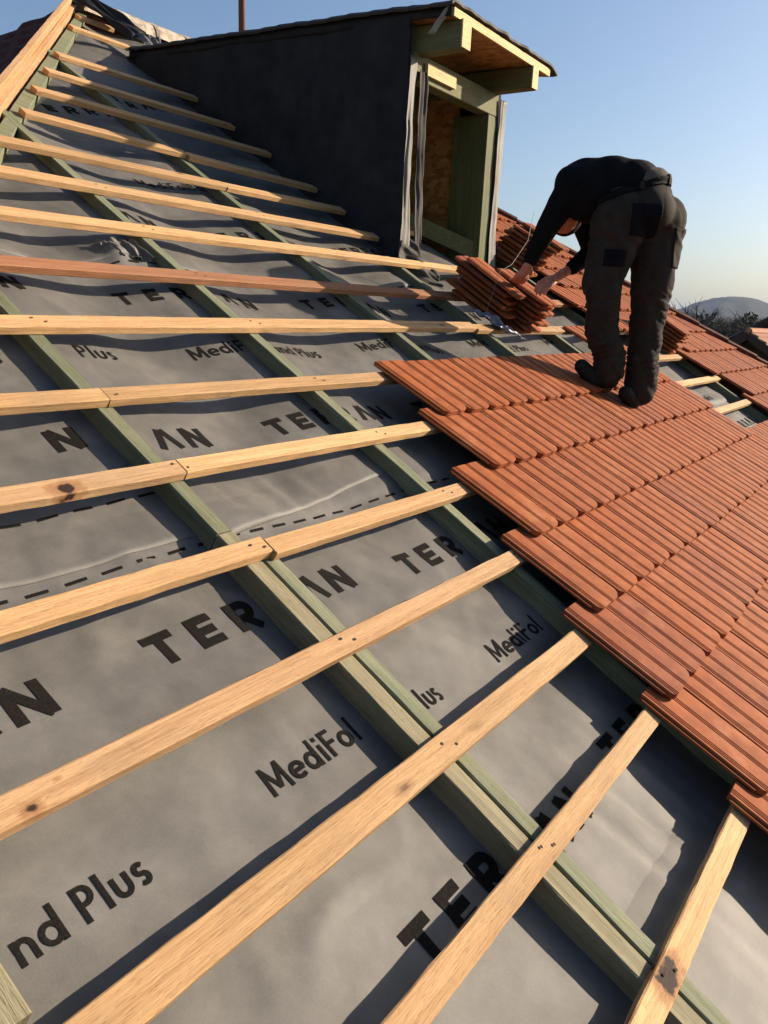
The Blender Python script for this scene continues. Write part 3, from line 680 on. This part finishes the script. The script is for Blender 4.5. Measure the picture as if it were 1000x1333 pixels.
# roof: board deck, lit front edge board, rough shingle edge
def slab(x0, x1, y0, y1, d0, d1):
    m_ = MB(); vs = [(x0, y0, rz(y0) + d0), (x1, y0, rz(y0) + d0), (x1, y1, rz(y1) + d0), (x0, y1, rz(y1) + d0), (x0, y0, rz(y0) + d1), (x1, y0, rz(y0) + d1), (x1, y1, rz(y1) + d1), (x0, y1, rz(y1) + d1)]
    m_.add(vs, [(0, 3, 2, 1), (4, 5, 6, 7), (0, 1, 5, 4), (1, 2, 6, 5), (2, 3, 7, 6), (3, 0, 4, 7)]); return m_
slab(4.74, 6.16, 2.27, 5.3, -0.052, -0.020).build('roof_deck', OSB, dorm, I4)
slab(4.73, 6.17, 2.252, 2.269, -0.055, -0.006).build('edge_board', PALEW, dorm, I4)
sh = MB(); nx_, ny_ = 60, 80; vs = []
for i in range(nx_ + 1):
    x = 4.675 + (6.27 - 4.675) * i / nx_
    for j in range(ny_ + 1):
        y = 2.235 + (5.3 - 2.235) * j / ny_
        ed = 0.018 * noise.noise(Vector((x * 9, 3, 1))) if j == 0 else 0
        ex = 0.012 * noise.noise(Vector((y * 6, 7, 1))) if i in (0, nx_) else 0
        dip = -0.035 * max(0, (x - 6.1) / 0.17) ** 2 - (0.02 if i == 0 else 0)
        vs.append((x + ex, y + ed, rz(y) + 0.006 + 0.010 * noise.noise(Vector((x * 5, y * 3, 0))) + 0.006 * ((y / 0.16) % 1) + dip))
sh.add(vs, [(i * (ny_ + 1) + j, (i + 1) * (ny_ + 1) + j, (i + 1) * (ny_ + 1) + j + 1, i * (ny_ + 1) + j + 1) for i in range(nx_) for j in range(ny_)])
o = sh.build('roof_covering', mat('dark_bitumen_felt', (0.055, 0.050, 0.046), .8), dorm, I4); md = o.modifiers.new('t', 'SOLIDIFY'); md.thickness = 0.016; md.offset = 1
# shade-darkened membrane upstand along the left top edge
b = MB(); vs = []
for i in range(61):
    y = 2.26 + 3.04 * i / 60
    for j, z in enumerate((-0.06, -0.03, 0.012)): vs.append((4.708 + 0.006 * noise.noise(Vector((y * 5, j, 3))), y, rz(y) + z + (0.01 * noise.noise(Vector((y * 3, 1, 1))) if j == 0 else 0)))
b.add(vs, [(i * 3 + j, i * 3 + j + 1, (i + 1) * 3 + j + 1, (i + 1) * 3 + j) for i in range(60) for j in range(2)])
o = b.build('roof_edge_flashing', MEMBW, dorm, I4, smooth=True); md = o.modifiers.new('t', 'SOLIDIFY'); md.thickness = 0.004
# membrane strips turned round the two front corners
def vstrip(name, x0, x1, y, z0, z1, m, seed, amp, dx=0.0, top=1.0, tw=0.03):
    def fn(u, v, p, nr): 
        p = p.copy(); p.x += amp * (noise.noise(Vector((v * 3 + seed, 1, 0.4 * u))) + 0.5 * noise.noise(Vector((v * 11 + seed, 1, 1.4 * u)))) + dx * (1 - v); p.y -= tw * 0.4 * math.sin(v * 4 + seed) * u; return p
    return sheet(name, [(x0, y, z0), (x1, y, z0), (x1, y, z1), (x0, y, z1)], m, parent=dorm, nu=10, nv=60, amp=amp * 0.8, fr=4, seed=seed, fn=fn)
vstrip('corner_membrane', 4.70, 4.79, DY - .02, 1.46, 2.66, MEMB, 2, 0.02, -0.02)
vstrip('corner_membrane', 4.81, 4.91, DY - .012, 1.42, 2.60, MEMBD, 5, 0.03, 0.05)
vstrip('corner_membrane', 5.955, 6.06, DY - .02, 1.44, 2.67, MEMB, 9, 0.02, 0.0)
sheet('corner_flap', [(4.52, DY - .10, 1.36), (4.74, DY - .03, 1.60), (5.02, DY - .08, 1.36), (4.84, DY - .30, 1.24)], MEMBD, parent=dorm, amp=0.06, fr=4, seed=21, fold=0.012)
# white membrane tail hanging at the roof corner
sheet('hanging_tail', [(4.70, 2.29, 2.90), (4.735, 2.27, 2.90), (4.69, 2.36, 2.75), (4.665, 2.40, 2.75)], MEMBL, parent=dorm, amp=0.01, nu=4, nv=10, seed=2)
# rusty pole beyond the ridge
RUST = mat('rusty_iron', (0.14, 0.055, 0.035), 0.8)
b = MB(); b.tube([(6.60, 5.9, 3.3), (6.575, 5.9, 5.2)], [0.035, 0.035], 10); b.tube([(6.575, 5.9, 4.38), (6.574, 5.9, 4.42)], [.045, .045], 10)
o = b.build('iron_pole', RUST, smooth=True); tag(o, 'thin rusty pole rising into the sky behind the dormer roof', 'pole')

# ------------------------------------------------------------------ worker
USPH = {}
def blob(name, chains, ells, voxel, m, parent=None, smooth=3, wr=0.0, wf=8.0, wseed=0, ws=(1, 1, 1), cutfn=None):
    """one continuous surface: tapered limbs and ellipsoids merged by a voxel remesh"""
    mb_ = MB()
    def usph(c, mt3, seg=16):
        if seg not in USPH:
            b_ = bmesh.new(); bmesh.ops.create_uvsphere(b_, u_segments=seg, v_segments=seg // 2 + 2, radius=1.0)
            b_.verts.index_update(); USPH[seg] = ([v_.co.copy() for v_ in b_.verts], [tuple(v_.index for v_ in f_.verts) for f_ in b_.faces]); b_.free()
        vs_, fs2 = USPH[seg]; c = Vector(c); mb_.add([mt3 @ v_ + c for v_ in vs_], fs2)
    for ch in chains:
        for (p0, r0), (p1, r1) in zip(ch[:-1], ch[1:]):
            p0 = Vector(p0); p1 = Vector(p1); n = min(26, max(2, int((p1 - p0).length / (min(r0, r1) * 0.3))))
            for i in range(n + 1): r_ = r0 + (r1 - r0) * i / n; usph(p0.lerp(p1, i / n), Matrix.Diagonal((r_, r_, r_)))
    for e in ells:
        c, r = e[0], e[1]; mt = Matrix.Diagonal(r)
        if len(e) > 2: mt = e[2] @ mt
        usph(c, mt, 28)
    me = mesh(name, mb_.v, mb_.f)
    tmp = bpy.data.objects.new('tmp', me); COL.objects.link(tmp)
    md = tmp.modifiers.new('r', 'REMESH'); md.mode = 'VOXEL'; md.voxel_size = voxel
    if smooth: sm = tmp.modifiers.new('s', 'SMOOTH'); sm.factor = 0.5; sm.iterations = smooth
    dg = bpy.context.evaluated_depsgraph_get(); me2 = bpy.data.meshes.new_from_object(tmp.evaluated_get(dg))
    bpy.data.objects.remove(tmp); bpy.data.meshes.remove(me); me2.name = name
    if wr:
        me2.update(); nr = [v_.normal.copy() for v_ in me2.vertices]
        for v_, n2 in zip(me2.vertices, nr):
            c = v_.co; a = Vector((c.x * ws[0], c.y * ws[1], c.z * ws[2])) * wf + Vector((wseed,) * 3)
            d_ = 1 - abs(noise.noise(a)) * 3.0; d2 = 1 - abs(noise.noise(a * 2.1)) * 3.0
            v_.co += n2 * wr * (d_ * 0.7 + d2 * 0.3)
        me2.update()
    me2.materials.clear(); me2.materials.append(m)
    o = link(name, me2, None, parent, I4 if parent else None, smooth=True)
    return o
def cloth_mat(name, c, rough=0.85, var=0.3):
    m = mat(name, c, rough, 0.08); k = NT(m)
    n1 = k.n('TexNoise', Scale=12.0, Detail=6.0, Roughness=0.7); k.l(k.coord(), n1.inputs['Vector'])
    k.l(k.ramp(n1.outputs[0], [(0.3, tuple(x * (1 - var) for x in c)), (0.7, tuple(x * (1 + var) for x in c))]), k.b.inputs['Base Color'])
    n2 = k.n('TexNoise', Scale=500.0, Detail=2.0); k.l(k.coord(), n2.inputs['Vector']); k.bump(n2.outputs[0], 0.3, 0.001)
    return m
SKIN = mat('sunburnt_skin', (0.50, 0.22, 0.15), 0.5); k = NT(SKIN)
n1 = k.n('TexNoise', Scale=40.0, Detail=4.0); k.l(k.coord(), n1.inputs['Vector']); k.l(k.ramp(n1.outputs[0], [(0.3, (0.42, 0.17, 0.11)), (0.7, (0.56, 0.27, 0.18))]), k.b.inputs['Base Color'])
TROU = cloth_mat('brown_work_trousers', (0.030, 0.026, 0.021)); SWE = cloth_mat('black_sweater', (0.006, 0.0065, 0.0075))
VEST = cloth_mat('grey_undershirt', (0.10, 0.085, 0.068)); POCK = cloth_mat('dark_pocket_cloth', (0.006, 0.006, 0.009)); SHOE = cloth_mat('dusty_black_leather', (0.02, 0.018, 0.016), .6)
HAIR = cloth_mat('dark_short_hair', (0.015, 0.012, 0.010), .8)
J = dict(ankR=(4.997, .919, .70), kneeR=(5.015, .929, 1.170), hipR=(5.03, .955, 1.66), ankL=(4.830, 1.075, .80), kneeL=(4.771, 1.128, 1.178), hipL=(4.83, 1.10, 1.64),
         pelvis=(4.945, 1.02, 1.74), waist=(4.945, 1.09, 1.865), spine=(4.90, 1.22, 1.885), chest=(4.83, 1.35, 1.85), shL=(4.70, 1.36, 1.84), elbL=(4.68, 1.475, 1.62),
         wrL=(4.757, 1.615, 1.415), shR=(4.97, 1.49, 1.84), elbR=(5.07, 1.33, 1.50), wrR=(4.955, 1.425, 1.385), neck=(4.84, 1.44, 1.80), head=(4.83, 1.46, 1.70))
J = {a: Vector(b) for a, b in J.items()}
def V_(x): return Vector(x)
def hand(palm, dirn, nrm, side, curl=0.9, k=1.15):
    """palm centre, finger direction, back-of-hand normal, side = thumb side vector sign"""
    d = V_(dirn).normalized(); n = V_(nrm).normalized(); n = (n - d * n.dot(d)).normalized(); sd = d.cross(n).normalized() * side
    ch = []; P = V_(palm)
    ch.append([(P - d * .05 * k, .026 * k), (P + d * .01 * k, .027 * k)])
    for i, (o_, L) in enumerate(((-.033, .060), (-.011, .075), (.011, .080), (.032, .072))):
        b0 = P + d * .03 * k - sd * o_ * k * -1.0
        c1 = 0.35 * curl; c2 = 1.0 * curl; c3 = 1.5 * curl
        f = lambda a: (d * math.cos(a) - n * math.sin(a))
        p1 = b0 + f(c1) * L * .45 * k; p2 = p1 + f(c2) * L * .33 * k; p3 = p2 + f(c3) * L * .25 * k
        ch.append([(P + d * .0 * k + sd * o_ * k * .8, .013 * k), (b0, .0105 * k), (p1, .0095 * k), (p2, .0085 * k), (p3, .007 * k)])
    tb = P - d * .03 * k + sd * .026 * k
    ch.append([(tb, .015 * k), (tb + (sd * .6 + d * .6 - n * .25) * .035 * k, .0125 * k), (tb + (sd * .65 + d * 1.0 - n * .6) * .06 * k, .0095 * k)])
    return ch
hL = J['wrL'] + V_((-0.003, .035, -.065)); hR = J['wrR'] + V_((-.10, .085, -.085))
body_ch = [
    [(J['pelvis'], .12), (J['spine'], .11), (J['chest'], .12)], [(J['chest'], .07), (J['neck'], .062), (J['head'] + V_((0, 0, .05)), .058)],
    [(J['hipL'], .085), (J['kneeL'], .055), (J['ankL'], .04)], [(J['hipR'], .085), (J['kneeR'], .055), (J['ankR'], .04)],
    [(J['shL'], .055), (J['elbL'], .042), (J['wrL'], .028), (hL, .024)], [(J['shR'], .055), (J['elbR'], .042), (J['wrR'], .030), (hR, .026)]]
body_ch += hand(hL + V_((0, .0, -.01)), (0.25, .55, -.8), (-.55, -.6, -.55), -1) + hand(hR, (-.8, .35, -.35), (-.1, -.35, .9), 1)
hrot = Matrix.Rotation(R(35), 3, 'Z') @ Matrix.Rotation(R(-15), 3, 'X')
hc = J['head']
body_el = [(hc, (.088, .100, .125), hrot), (hc + V_((-.055, .02, -.055)), (.045, .055, .05), hrot), (hc + V_((-.098, .015, -.02)), (.020, .013, .02), hrot), (hc + V_((-.02, -.088, -.005)), (.020, .010, .03), hrot),
           (hc + V_((-.082, -.03, .01)), (.014, .02, .01), hrot), (hc + V_((-.082, .05, .01)), (.014, .02, .01), hrot), (hc + V_((-.082, .01, -.06)), (.014, .026, .008), hrot)]
person = blob('person', body_ch, body_el, 0.0065, SKIN, smooth=3)
tag(person, 'worker in black sweater and brown work trousers bending down to the tile stack', 'person')
# hair
blob('hair', [], [(hc + V_((.032, .0, -.022)), (.082, .104, .112), hrot), (hc + V_((.03, .0, .03)), (.075, .095, .09), hrot)], 0.008, HAIR, person, smooth=2, wr=.003, wf=30)
# sweater
rt = Matrix.Rotation(R(33), 3, 'Z')
sw_ch = [[(J['shL'] + V_((.02, 0, -.0)), .098), (J['elbL'], .068), (J['wrL'] + (J['elbL'] - J['wrL']) * .05, .048)], [(J['shR'], .085), (J['elbR'], .065), (J['wrR'] + (J['elbR'] - J['wrR']) * .05, .046)],
         [(J['shL'] + V_((.03, .02, .01)), .10), (J['shR'] + V_((-.03, -.02, .01)), .10)],
         [(J['neck'] + V_((0, 0, .02)), .085), (J['head'] + V_((.03, .02, .07)), .07)],
         [(V_((4.79, 1.30, 1.80)), .15), (V_((4.92, 1.20, 1.78)), .14)], [(V_((4.955, 1.10, 1.87)), .125), (V_((4.83, 1.33, 1.84)), .16)]]
sw_el = [(V_((4.950, 1.10, 1.870)), (.168, .165, .130), rt), (V_((4.90, 1.20, 1.865)), (.172, .19, .150), rt), (V_((4.83, 1.33, 1.825)), (.18, .18, .17), rt), (V_((4.80, 1.30, 1.76)), (.13, .14, .13), rt)]
blob('sweater', sw_ch, sw_el, 0.009, SWE, person, smooth=26, wr=.0045, wf=6, ws=(1.8, .8, .8), wseed=3)
tr_ch = [[(J['hipL'] + V_((.0, 0, .02)), .168), (J['kneeL'] + V_((.005, .02, .12)), .122), (J['kneeL'] + V_((.0, -.005, .0)), .106), (J['kneeL'] + V_((.02, 0, -.14)), .100), (J['ankL'] + V_((0, 0, .08)), .096), (J['ankL'] + V_((0, 0, -.02)), .100)],
         [(J['hipR'] + V_((.01, -.01, .0)), .163), (J['kneeR'] + V_((.0, 0, .10)), .125), (J['kneeR'] + V_((0, 0, -.02)), .108), (J['kneeR'] + V_((0, 0, -.16)), .102), (J['ankR'] + V_((0, 0, .08)), .096), (J['ankR'] + V_((0, 0, -.02)), .100)]]
tr_el = [(V_((4.955, 1.00, 1.70)), (.205, .165, .165), rt), (V_((5.03, .945, 1.68)), (.125, .13, .15), rt), (V_((4.975, 1.02, 1.80)), (.175, .155, .085), rt), (V_((4.975, 1.04, 1.87)), (.155, .145, .09), rt)]
trou = blob('trousers', tr_ch, tr_el, 0.0075, TROU, person, smooth=22, wr=.0, wseed=11)
vd = V_((-cf.x, -cf.y, 0)).normalized(); rd = V_((cr.x, cr.y, 0)).normalized()
PEL = V_((4.955, 1.0, 1.70))
TN = [v_.normal.copy() for v_ in trou.data.vertices]
for v_, n_2 in zip(trou.data.vertices, TN):            # folds: pinches behind the knees, slack at the ankles, drag lines from the seat
    c = v_.co.copy(); z = c.z
    seat = max(0, 1 - abs(z - 1.50) / .16); knee = max(0, 1 - abs(z - 1.18) / .20); ankl = max(0, 1 - abs(z - .86) / .22)
    a_ = c.dot(rd); w1 = noise.noise(Vector((a_ * 5, c.y * 4, z * 22 + a_ * 9))); w2 = noise.noise(Vector((a_ * 6 + 7, c.x * 5, z * 30 - a_ * 12)))
    f = -(1 - min(1, abs(w1) * 5)) * .011 * knee - (1 - min(1, abs(w2) * 5)) * .011 * ankl + abs(w2) * .012 * ankl - (1 - min(1, 6 * abs(noise.noise(Vector((a_ * 4 + z * 3, z * 4, c.y * 3)))))) * .010 - abs(noise.noise(Vector((a_ * 10 + z * 9, z * 5, 3)))) * .024 * seat + .005 * noise.noise(c * 5)
    v_.co = c + n_2 * (f + .004)
trou.data.update()
def patch(name, src, test, off, m):
    me0 = src.data; keep = [p for p in me0.polygons if test(p.center, p.normal)]
    ids = sorted({i for p in keep for i in p.vertices}); mp = {a: b for b, a in enumerate(ids)}
    me = mesh(name, [me0.vertices[i].co + me0.vertices[i].normal * off for i in ids], [[mp[i] for i in p.vertices] for p in keep])
    o = link(name, me, m, person, I4, smooth=True); md = o.modifiers.new('t', 'SOLIDIFY'); md.thickness = off * 1.2; md.offset = -1; return o
ax = (V_((4.955, 1.075, 1.87)) - PEL).normalized()
belt_m = mat('black_leather_belt', (.006, .006, .006), .8, .1)
patch('undershirt', trou, lambda c, n: (c - PEL).dot(ax) > .128, .006, VEST)
patch('belt', trou, lambda c, n: .094 < (c - PEL).dot(ax) < .134, .011, belt_m)
def inbox(r0, r1, z0, z1): return lambda c, n: r0 < (c - PEL).dot(rd) < r1 and z0 < c.z < z1 and n.dot(vd) > 0.15
patch('seat_pocket', trou, inbox(-.135, .035, 1.555, 1.725), .005, POCK)
patch('thigh_pocket', trou, inbox(-.26, -.135, 1.385, 1.475), .006, POCK)
patch('side_pocket', trou, lambda c, n: (c - PEL).dot(rd) > .155 and 1.40 < c.z < 1.62 and n.dot(rd) > .3, .010, TROU)
yaw = Matrix.Rotation(math.atan2(vd.y, vd.x), 3, 'Z')
for nm_, r_, z_ in (('belt_loop', -.07, 1.80), ('belt_loop', .09, 1.795)):
    patch(nm_, trou, (lambda r_: lambda c, n: abs((c - PEL).dot(rd) - r_) < .010 and .085 < (c - PEL).dot(ax) < .143 and n.dot(vd) > .1)(r_), .015, TROU)
def shoe(ank, toe, name='shoe'):
    a = V_(ank); t_ = V_(toe); d = (t_ - a)
    ch = [[(a + V_((0, 0, -.02)), .062), (a + d * .0 + V_((0, 0, -.06)), .056)], [(a - d * .18 + V_((0, 0, -.075)), .045), (a + d * .5 + V_((0, 0, -.07)), .052), (t_, .045)]]
    return blob(name, ch, [], 0.008, SHOE, person, smooth=3)
shoe(J['ankR'] + V_((0, 0, .0)), rp(4.86, 1.16, .095)); shoe(J['ankL'] + V_((0, 0, .0)), rp(4.72, 1.44, .10))

# strap round the stack
STR = mat('clear_plastic_strap', (0.22, 0.21, 0.19), 0.6)
b = MB(); b.tube([rp(4.585, 2.10, .02), rp(4.60, 2.14, .16), rp(4.66, 2.20, .285), rp(4.80, 2.22, .33), rp(5.0, 2.3, .47), rp(5.12, 2.42, .62)], [.0018] * 6, 5)
o = b.build('plastic_strap', STR, smooth=True); tag(o, 'thin clear strap pulled up from around the tile stack', 'strap')
sheet('plastic_wrapping', [rp(4.50, 2.16, .03), rp(4.62, 1.92, .02), rp(4.78, 1.86, .015), rp(4.60, 2.10, .05)], mat('blue_grey_plastic', (.16, .17, .24), .35), 'blue grey plastic wrapping lying at the foot of the tile stack', 'wrapping', amp=.04, nu=16, nv=12, seed=4)

# ------------------------------------------------------------------ ground and distance
GZ = -6.0
GRASS = mat('winter_grass', (0.07, 0.075, 0.035), 0.95, 0.1); k = NT(GRASS)
n1 = k.n('TexNoise', Scale=0.08, Detail=8.0, Roughness=0.7); k.l(k.coord(), n1.inputs['Vector'])
k.l(k.ramp(n1.outputs[0], [(0.35, (0.05, 0.055, 0.022)), (0.65, (0.12, 0.105, 0.055))]), k.b.inputs['Base Color'])
b = MB(); b.add([(-9000, -9000, GZ), (9000, -9000, GZ), (9000, 9000, GZ), (-9000, 9000, GZ)], [(0, 1, 2, 3)])
o = b.build('ground', GRASS); tag(o, 'winter grass ground around the houses', 'ground', kind='structure')
# house walls beneath the roof
WALL = mat('plaster_wall', (0.5, 0.46, 0.38), 0.9)
b = MB(); b.box((-3.5, -1.2, GZ), (9.2, 8.5, -1.35)); o = b.build('house_wall', WALL); tag(o, 'plastered house walls below the roof being tiled', 'wall')
# distant hill
FOREST = mat('wooded_hill', (0.045, 0.05, 0.04), 0.95, 0.05); k = NT(FOREST)
n1 = k.n('TexNoise', Scale=0.02, Detail=9.0, Roughness=0.75); k.l(k.coord(), n1.inputs['Vector'])
k.l(k.ramp(n1.outputs[0], [(0.35, (0.03, 0.033, 0.026)), (0.65, (0.075, 0.07, 0.055))]), k.b.inputs['Base Color'])
def hill(name, c, rx, ry, h, label, rough=1.0, m=FOREST, shape=None, n=70):
    vs = []
    for i in range(n + 1):
        for j in range(n + 1):
            u = i / n * 2 - 1; v = j / n * 2 - 1; d = math.sqrt(u * u + v * v)
            e = max(0, math.cos(min(d, 1) * math.pi) * .5 + .5) if shape is None else shape(u, v)
            z = GZ - 1 + h * e + rough * noise.noise(Vector((u * 7, v * 7, h))) * h * 0.06 + rough * noise.noise(Vector((u * 25, v * 25, h))) * h * 0.02
            vs.append((c[0] + u * rx, c[1] + v * ry, z))
    me = mesh(name, vs, [(i * (n + 1) + j, (i + 1) * (n + 1) + j, (i + 1) * (n + 1) + j + 1, i * (n + 1) + j + 1) for i in range(n) for j in range(n)])
    o = link(name, me, m, smooth=True); tag(o, label, 'hill', kind='structure'); return o
hill('hill', (3300, 690, 0), 900, 360, 116, 'blue hazy hill on the horizon')
hill('hill', (2700, -250, 0), 1200, 700, 75, 'low hazy ridge right of the main hill')
hill('hill', (1700, 1100, 0), 900, 700, 30, 'low wooded rise behind the trees')
# woodland of bare trees
BARK = mat('bare_branches', (0.085, 0.07, 0.055), 0.9, 0.1)
def bare_tree(mb, base, h, rs, nb=34, sub=3, sc=1.0):
    base = V_(base); top = base + V_((rs.uniform(-.05, .05) * h, rs.uniform(-.05, .05) * h, h * .62))
    mb.tube([base, base.lerp(top, .5), top], [h * .022, h * .016, h * .006], 5)
    for i in range(nb):
        f_ = rs.uniform(.25, 1.0); p = base.lerp(top, f_); a = rs.uniform(0, 6.283); L = h * rs.uniform(.10, .30) * (1.15 - .4 * f_)
        d = V_((math.cos(a) * .7, math.sin(a) * .7, rs.uniform(.5, 1.1))).normalized(); q_ = p + d * L
        mb.tube([p, q_], [h * .006 * sc, h * .0018 * sc], 3)
        for j in range(sub):
            g_ = rs.uniform(.3, .95); p2 = p.lerp(q_, g_); a2 = a + rs.uniform(-1.2, 1.2)
            d2 = V_((math.cos(a2) * .8, math.sin(a2) * .8, rs.uniform(.2, 1.2))).normalized(); mb.tube([p2, p2 + d2 * L * rs.uniform(.3, .55)], [h * .003 * sc, h * .001 * sc], 3)
rs = random.Random(5)
mb = MB()
for i in range(330):
    D = rs.uniform(70, 170); az = R(rs.uniform(2, 26)); h = rs.uniform(9.2, 11.0) + (D - 70) * 0.006
    bare_tree(mb, (D * math.cos(az), D * math.sin(az), GZ), h, rs, 30, 5, 0.9)
o = mb.build('woodland', BARK); tag(o, 'dark leafless woodland beyond the roof', 'woodland', kind='stuff')
# bushy undergrowth: many small leaf-sized faces
mb = MB()
for i in range(60000):
    D = rs.uniform(68, 175); az = R(rs.uniform(1, 27)); c = V_((D * math.cos(az), D * math.sin(az), GZ + 9.0 * rs.random() ** 0.9 * (0.75 + 0.35 * noise.noise(Vector((az * 30, D * .05, 0))))))
    d = V_((rs.uniform(-1, 1), rs.uniform(-1, 1), rs.uniform(-1, 1))).normalized() * rs.uniform(.10, .32); e = d.orthogonal().normalized() * rs.uniform(.08, .25)
    mb.add([c - d, c + e, c + d, c - e], [(0, 1, 2, 3)])
o = mb.build('undergrowth', mat('dark_scrub', (0.05, 0.046, 0.030), .95, .05)); tag(o, 'dark scrub filling the woodland beyond the roof', 'scrub', kind='stuff')
for (D, az, h, lb) in ((62, 13.4, 11.2, 'tall bare tree standing above the far roof edge against the pale sky'), (66, 14.9, 10.2, 'bare tree just right of the worker\'s leg on the skyline'), (58, 9.4, 10.6, 'bare tree at the right edge above the dark eave'), (75, 12.2, 10.0, 'slim bare tree in front of the blue hill')):
    mb = MB(); bare_tree(mb, (0, 0, 0), h, rs, 60, 6, 0.8); o = mb.build('bare_tree', BARK, mw=Matrix.Translation((D * math.cos(R(az)), D * math.sin(R(az)), GZ))); tag(o, lb, 'tree', 'bare trees on the skyline')

# neighbouring house with pale tiled roof
def house(name, apex, length, half, drop, ang, wall_h, label, rm, wm, ov=0.4):
    e = empty(name, (apex[0], apex[1], GZ)); e.matrix_world = Matrix.Translation((apex[0], apex[1], GZ)) @ Matrix.Rotation(ang, 4, 'Z'); H = apex[2] - GZ
    b = MB(); x0, x1 = 0.5, length - .5; yv = half - ov; ez = H - drop * yv / half
    b.add([(x0, -yv, 0), (x0, yv, 0), (x0, yv, ez - .1), (x0, 0, H - .12), (x0, -yv, ez - .1), (x1, -yv, 0), (x1, yv, 0), (x1, yv, ez - .1), (x1, 0, H - .12), (x1, -yv, ez - .1)],
          [(0, 4, 3, 2, 1), (5, 6, 7, 8, 9), (0, 5, 9, 4), (1, 2, 7, 6)])
    b.build('wall', wm, e, e.matrix_world)
    for sg_ in (-1, 1):
        n = 18; vs = []; fc = []; nx = int(length / .11)
        for i in range(n + 1):
            for k2 in (0, 1):
                f_ = i / n
                for j in range(nx + 1):
                    x = length * j / nx; vs.append((x, sg_ * half * f_, H - drop * f_ + (0.05 if k2 == 0 else 0.0) + .018 * math.sin(j * math.pi)))
        for r_ in range(2 * n + 1):
            for j in range(nx): fc.append((r_ * (nx + 1) + j, r_ * (nx + 1) + j + 1, (r_ + 1) * (nx + 1) + j + 1, (r_ + 1) * (nx + 1) + j))
        me = mesh('roof', vs, fc); o = link('roof', me, rm, e, e.matrix_world); md = o.modifiers.new('t', 'SOLIDIFY'); md.thickness = .05
    b = MB(); b.tube([(-.02, 0, H + .03), (length + .02, 0, H + .03)], [.11, .11], 8); b.build('ridge_cap', rm, e, e.matrix_world)
    for sg_ in (-1, 1):
        b = MB(); b.bar((-.03, 0, H - .06), (-.03, sg_ * half, H - drop - .06), .05, .2); b.build('verge_board', mat('dark_verge', (.05, .03, .025), .8), e, e.matrix_world)
    for zz in (1.2, 3.6):
        for yy in (-1.3, 1.3):
            b = MB(); b.box((.44, yy - .5, zz), (.497, yy + .5, zz + 1.2)); w_ = b.build('window', mat('white_frame', (.6, .6, .58), .5), e, e.matrix_world)
            b = MB(); b.box((.42, yy - .42, zz + .08), (.438, yy + .42, zz + 1.12)); b.build('pane', mat('dark_glass', (.02, .025, .03), .1), w_, e.matrix_world)
    tag(e, label, 'house'); return e
house('neighbour_house', (23.5, 3.93, 0.93), 9.0, 4.2, 2.6, R(-12), 4, 'neighbouring house with pale terracotta roof and dark gable at the right edge', TILEPALE, mat('dark_render', (.035, .024, .02), .9))
house('neighbour_house', (38.6, 5.3, 2.0), 9.0, 2.3, 1.5, R(12), 4, 'dark roofed house behind the pale roofed one at the right edge', mat('dark_roof_tiles', (.012, .012, .014), .9), mat('brown_render', (.04, .03, .025), .9))

# ------------------------------------------------------------------ air
hz = bpy.data.materials.new('air'); hz.use_nodes = True; hn = hz.node_tree; hn.nodes.remove(hn.nodes['Principled BSDF'])
pv = hn.nodes.new('ShaderNodeVolumePrincipled'); pv.inputs['Color'].default_value = (0.50, 0.68, 1.0, 1); pv.inputs['Density'].default_value = 0.00007
hn.links.new(pv.outputs[0], hn.nodes['Material Output'].inputs['Volume'])
b = MB(); b.box((-9050, -9050, GZ - 9), (9050, 9050, 160)); o = b.build('haze', hz); tag(o, 'thin blue haze in the distance', 'haze', kind='stuff')
